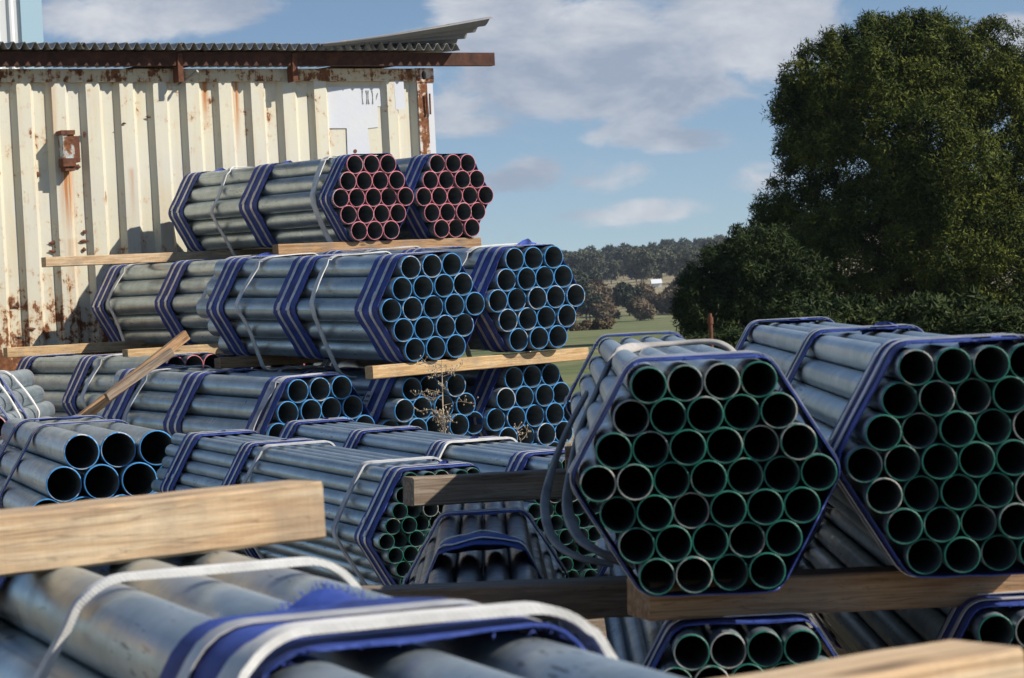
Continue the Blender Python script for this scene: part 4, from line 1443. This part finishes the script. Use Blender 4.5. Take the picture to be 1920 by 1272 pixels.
# low dark shrubs along the foot of the pine
rs = random.Random(21)
sh_me = [crown_mesh('crown', [(rs.uniform(-.5, .5), rs.uniform(-.4, .4), rs.uniform(.25, .6), .45, .45, .35) for _ in range(5)], 150, 90, .10, .02, M['shrub_leaf'], 40 + k, .2, .35, 3) for k in range(3)]
WHERE = ('beside the rusty post', 'left of the pine trunk', 'under the middle of the pine', 'right of the pine trunk', 'under the right half of the pine', 'above the right edge bundle', 'in the right corner of the tree line', 'under the left half of the pine', 'at the far right foot of the pine')
for k, px in enumerate((1400, 1500, 1640, 1770, 1830, 1890, 1960, 1570, 1705)):
    d_ = 44 + (k * 7 % 5)
    x_ = unroll(px, 620)[0] * d_
    sh = thing('low_shrub', 'low dark shrub ' + WHERE[k], 'shrub', Matrix.Translation((x_, d_, ground_z(x_, d_) - .05)) @ Matrix.Rotation(k * 1.3, 4, 'Z') @ Matrix.Diagonal((1.0 + .25 * (k % 2), 1.1, .70 + .28 * (k * 5 % 4) / 2, 1)), 'low shrubs at the foot of the pine')
    link('crown', sh_me[k % 3], sh)
    mb = MB()
    for a_ in range(5):
        mb.tube([(0, 0, -.05), (.15 * math.cos(a_ * 1.3), .15 * math.sin(a_ * 1.3), .3), (.4 * math.cos(a_ * 1.3), .35 * math.sin(a_ * 1.3), .6)], [.02, .014, .006], 5)
    mb.build('stem', M['bark'], sh)

# distant gums: four kinds copied over the hillside
protos = []
for k, (mt, hh) in enumerate((('gum_leaf', 9), ('gum_dark', 10), ('gum_rust', 5), ('gum_dark', 7), ('gum_leaf', 12))):
    rnd = random.Random(30 + k)
    lob = []
    for q in range(9):
        a = rnd.uniform(0, 6.28); rr = rnd.uniform(0, .38) * hh
        zz = hh * rnd.uniform(.40, .85) if hh > 6 else hh * rnd.uniform(.3, .75)
        s = hh * rnd.uniform(.15, .25)
        lob.append((rr * math.cos(a), rr * math.sin(a), zz, s * 1.2, s * 1.2, s * .85))
    me = crown_mesh('crown', lob, 300, 18, .7, .26, M[mt], 60 + k, .7, .35, 4)
    mbt = MB()
    mbt.tube([(0, 0, -1), (.1, 0, hh * .25), (0, .1, hh * .5)], [hh * .028, hh * .022, hh * .014], 6)
    for l in lob[:5]:
        mbt.tube([(.0, .05, hh * .3), (l[0] * .6, l[1] * .6, l[2] * .75), l[:3]], [hh * .016, hh * .011, hh * .004], 5)
    mt_ = mbt.mesh('trunk', [M['pale_bark' if k in (0, 4) else 'bark']])
    protos.append((me, mt_, hh))
KIND = ['grey-green gum tree on the hillside', 'dark rounded gum tree on the hillside', 'low brownish bush on the near slope', 'small dark gum tree on the hillside', 'tall pale-trunked gum tree on the hillside']
GRP = ['grey-green hillside gums', 'dark hillside gums', 'brownish hillside bushes', 'small dark hillside gums', 'tall pale hillside gums']
rnd = random.Random(77)


def put_tree(k, x, y, s):
    r_ = thing('gum_tree' if k != 2 else 'bush', KIND[k], 'tree' if k != 2 else 'bush',
               Matrix.Translation((x, y, ground_z(x, y) - .2)) @ Matrix.Rotation(rnd.uniform(0, 6.28), 4, 'Z') @ Matrix.Diagonal((s * rnd.uniform(.9, 1.3), s * rnd.uniform(.9, 1.3), s, 1)), GRP[k])
    link('crown', protos[k][0], r_); link('trunk', protos[k][1], r_)


bands = [(1400, 69, 1030, 1470, (1, 1, 3, 1)), (1280, 51, 1030, 1460, (1, 1, 3, 0)), (1150, 42, 1040, 1460, (0, 1, 3, 0)), (1020, 33, 1040, 1450, (0, 4, 1, 0)),
         (900, 13, 1050, 1440, (0, 4, 0, 1)), (700, 12, 1040, 1420, (0, 3, 2, 1)), (610, 24, 1050, 1400, (2, 2, 2, 3)), (520, 21, 1050, 1400, (2, 2, 2, 3)), (240, 6, 1066, 1135, (2, 2))]
for (dist, cnt, pa, pb, kinds) in bands:
    for q in range(cnt):
        px = pa + (pb - pa) * (q + rnd.uniform(.1, .9)) / cnt
        y = dist + rnd.uniform(-55, 55) * dist / 1000
        if dist == 700 and (1115 < px < 1290 or 1300 < px < 1350): continue
        if dist == 900 and (1110 < px < 1200): continue
        if dist in (610, 520) and 1150 < px < 1260 and rnd.random() < .5: continue
        x = unroll(px, 560)[0] * y
        k = rnd.choice(kinds)
        put_tree(k, x, y, rnd.uniform(.75, 1.25) * (.22 if dist == 240 else 1))
# white farm sheds among the trees
for (px, py, d, w_, h_, lab) in ((1322, 518, 860, 6.0, 1.8, 'white roofed farm shed among the hillside trees, larger'), (1228, 533, 760, 2.6, 1.1, 'small white farm shed beside the dry clearing')):
    p = P(px, py, d); gz = ground_z(p.x, d)
    f = thing('farm_shed', lab, 'building', Matrix.Translation((p.x, d - 10, p.z - h_ * .9)))
    mb = MB(); mb.box(-w_ / 2, w_ / 2, 0, 6, 0, h_); mb.build('wall', M['clad'], f)
    mb = MB(); mb.add([(-w_ / 2 - .3, -.4, h_), (w_ / 2 + .3, -.4, h_), (w_ / 2 + .3, 3, h_ + 1.3), (-w_ / 2 - .3, 3, h_ + 1.3), (w_ / 2 + .3, 6.4, h_), (-w_ / 2 - .3, 6.4, h_)], [(0, 1, 2, 3), (3, 2, 4, 5)])
    mb.build('roof', M['clad'], f)


# dry weeds by the blue-ended pipes
def weed(label, px, py_base, py_top, d, spread, seed, n=26):
    rnd = random.Random(seed)
    b = P(px, py_base, d); t_ = P(px, py_top, d)
    H = t_.z - b.z
    wd_ = thing('dry_weed', label, 'weed', Matrix.Translation((b.x, b.y, b.z)), 'dry weeds in the yard')
    mb = MB()
    stem = [(0, 0, 0), (.006, 0, H * .35), (-.004, 0, H * .7), (.004, 0, H)]
    mb.tube(stem, [.006, .005, .004, .002], 5)
    tips = []
    for q in range(n):
        z0 = H * rnd.uniform(.08, 1.0); a = rnd.uniform(0, 6.28); ln = spread * rnd.uniform(.15, 1.0) * (1.0 if z0 > .6 * H else .35)
        e = Vector((math.cos(a) * ln, math.sin(a) * ln * .6, z0 + rnd.uniform(-.02, .07)))
        m_ = Vector((e.x * .5, e.y * .5, z0 + .02))
        mb.tube([(0, 0, z0), m_, e], [.0026, .002, .0012], 4, cap=False)
        for _ in range(9):
            c = m_.lerp(e, rnd.random()); e2 = c + Vector((rnd.uniform(-1, 1), rnd.uniform(-1, 1), rnd.uniform(-.6, 1.2))) * .035
            mb.tube([c, e2], [.0016, .0008], 3, cap=False)
            tips.append(e2)
    mb.build('stem', M['straw'], wd_)
    mb = MB()
    for p in tips:
        r_ = rnd.uniform(.003, .006)
        mb.add([p + Vector(v_) * r_ for v_ in ((1, 0, 0), (-1, 0, 0), (0, 1, 0), (0, -1, 0), (0, 0, 1.4), (0, 0, -1.4))],
               [(0, 2, 4), (2, 1, 4), (1, 3, 4), (3, 0, 4), (2, 0, 5), (1, 2, 5), (3, 1, 5), (0, 3, 5)])
    tag(mb.build('seed_heads', M['straw'], wd_), kind='stuff')


weed('tall dry weed standing before the lower blue-ended pipe mouths', 842, 960, 675, 14.75, .22, 3, 34)
weed('short dry weed tuft at the foot of the right blue-ended bundle', 982, 960, 822, 14.6, .06, 4, 14)
weed('pale dry weed tuft showing beside the grey sling', 1086, 960, 826, 14.8, .10, 5, 22)


# ------------------------------------------------------------------ thin haze over the country
mb = MB()
mb.box(-700, 700, -20, 2300, -8, 75)
t = bpy.data.materials.new('haze_air'); t.use_nodes = True
n_ = t.node_tree.nodes; n_.clear()
ho = n_.new('ShaderNodeOutputMaterial'); hv = n_.new('ShaderNodeVolumePrincipled')
hv.inputs['Color'].default_value = (.72, .82, 1.0, 1); hv.inputs['Density'].default_value = 0.00010
hv.inputs['Anisotropy'].default_value = 0.2
t.node_tree.links.new(hv.outputs[0], ho.inputs['Volume'])
tag(mb.build('haze', t), kind='stuff')
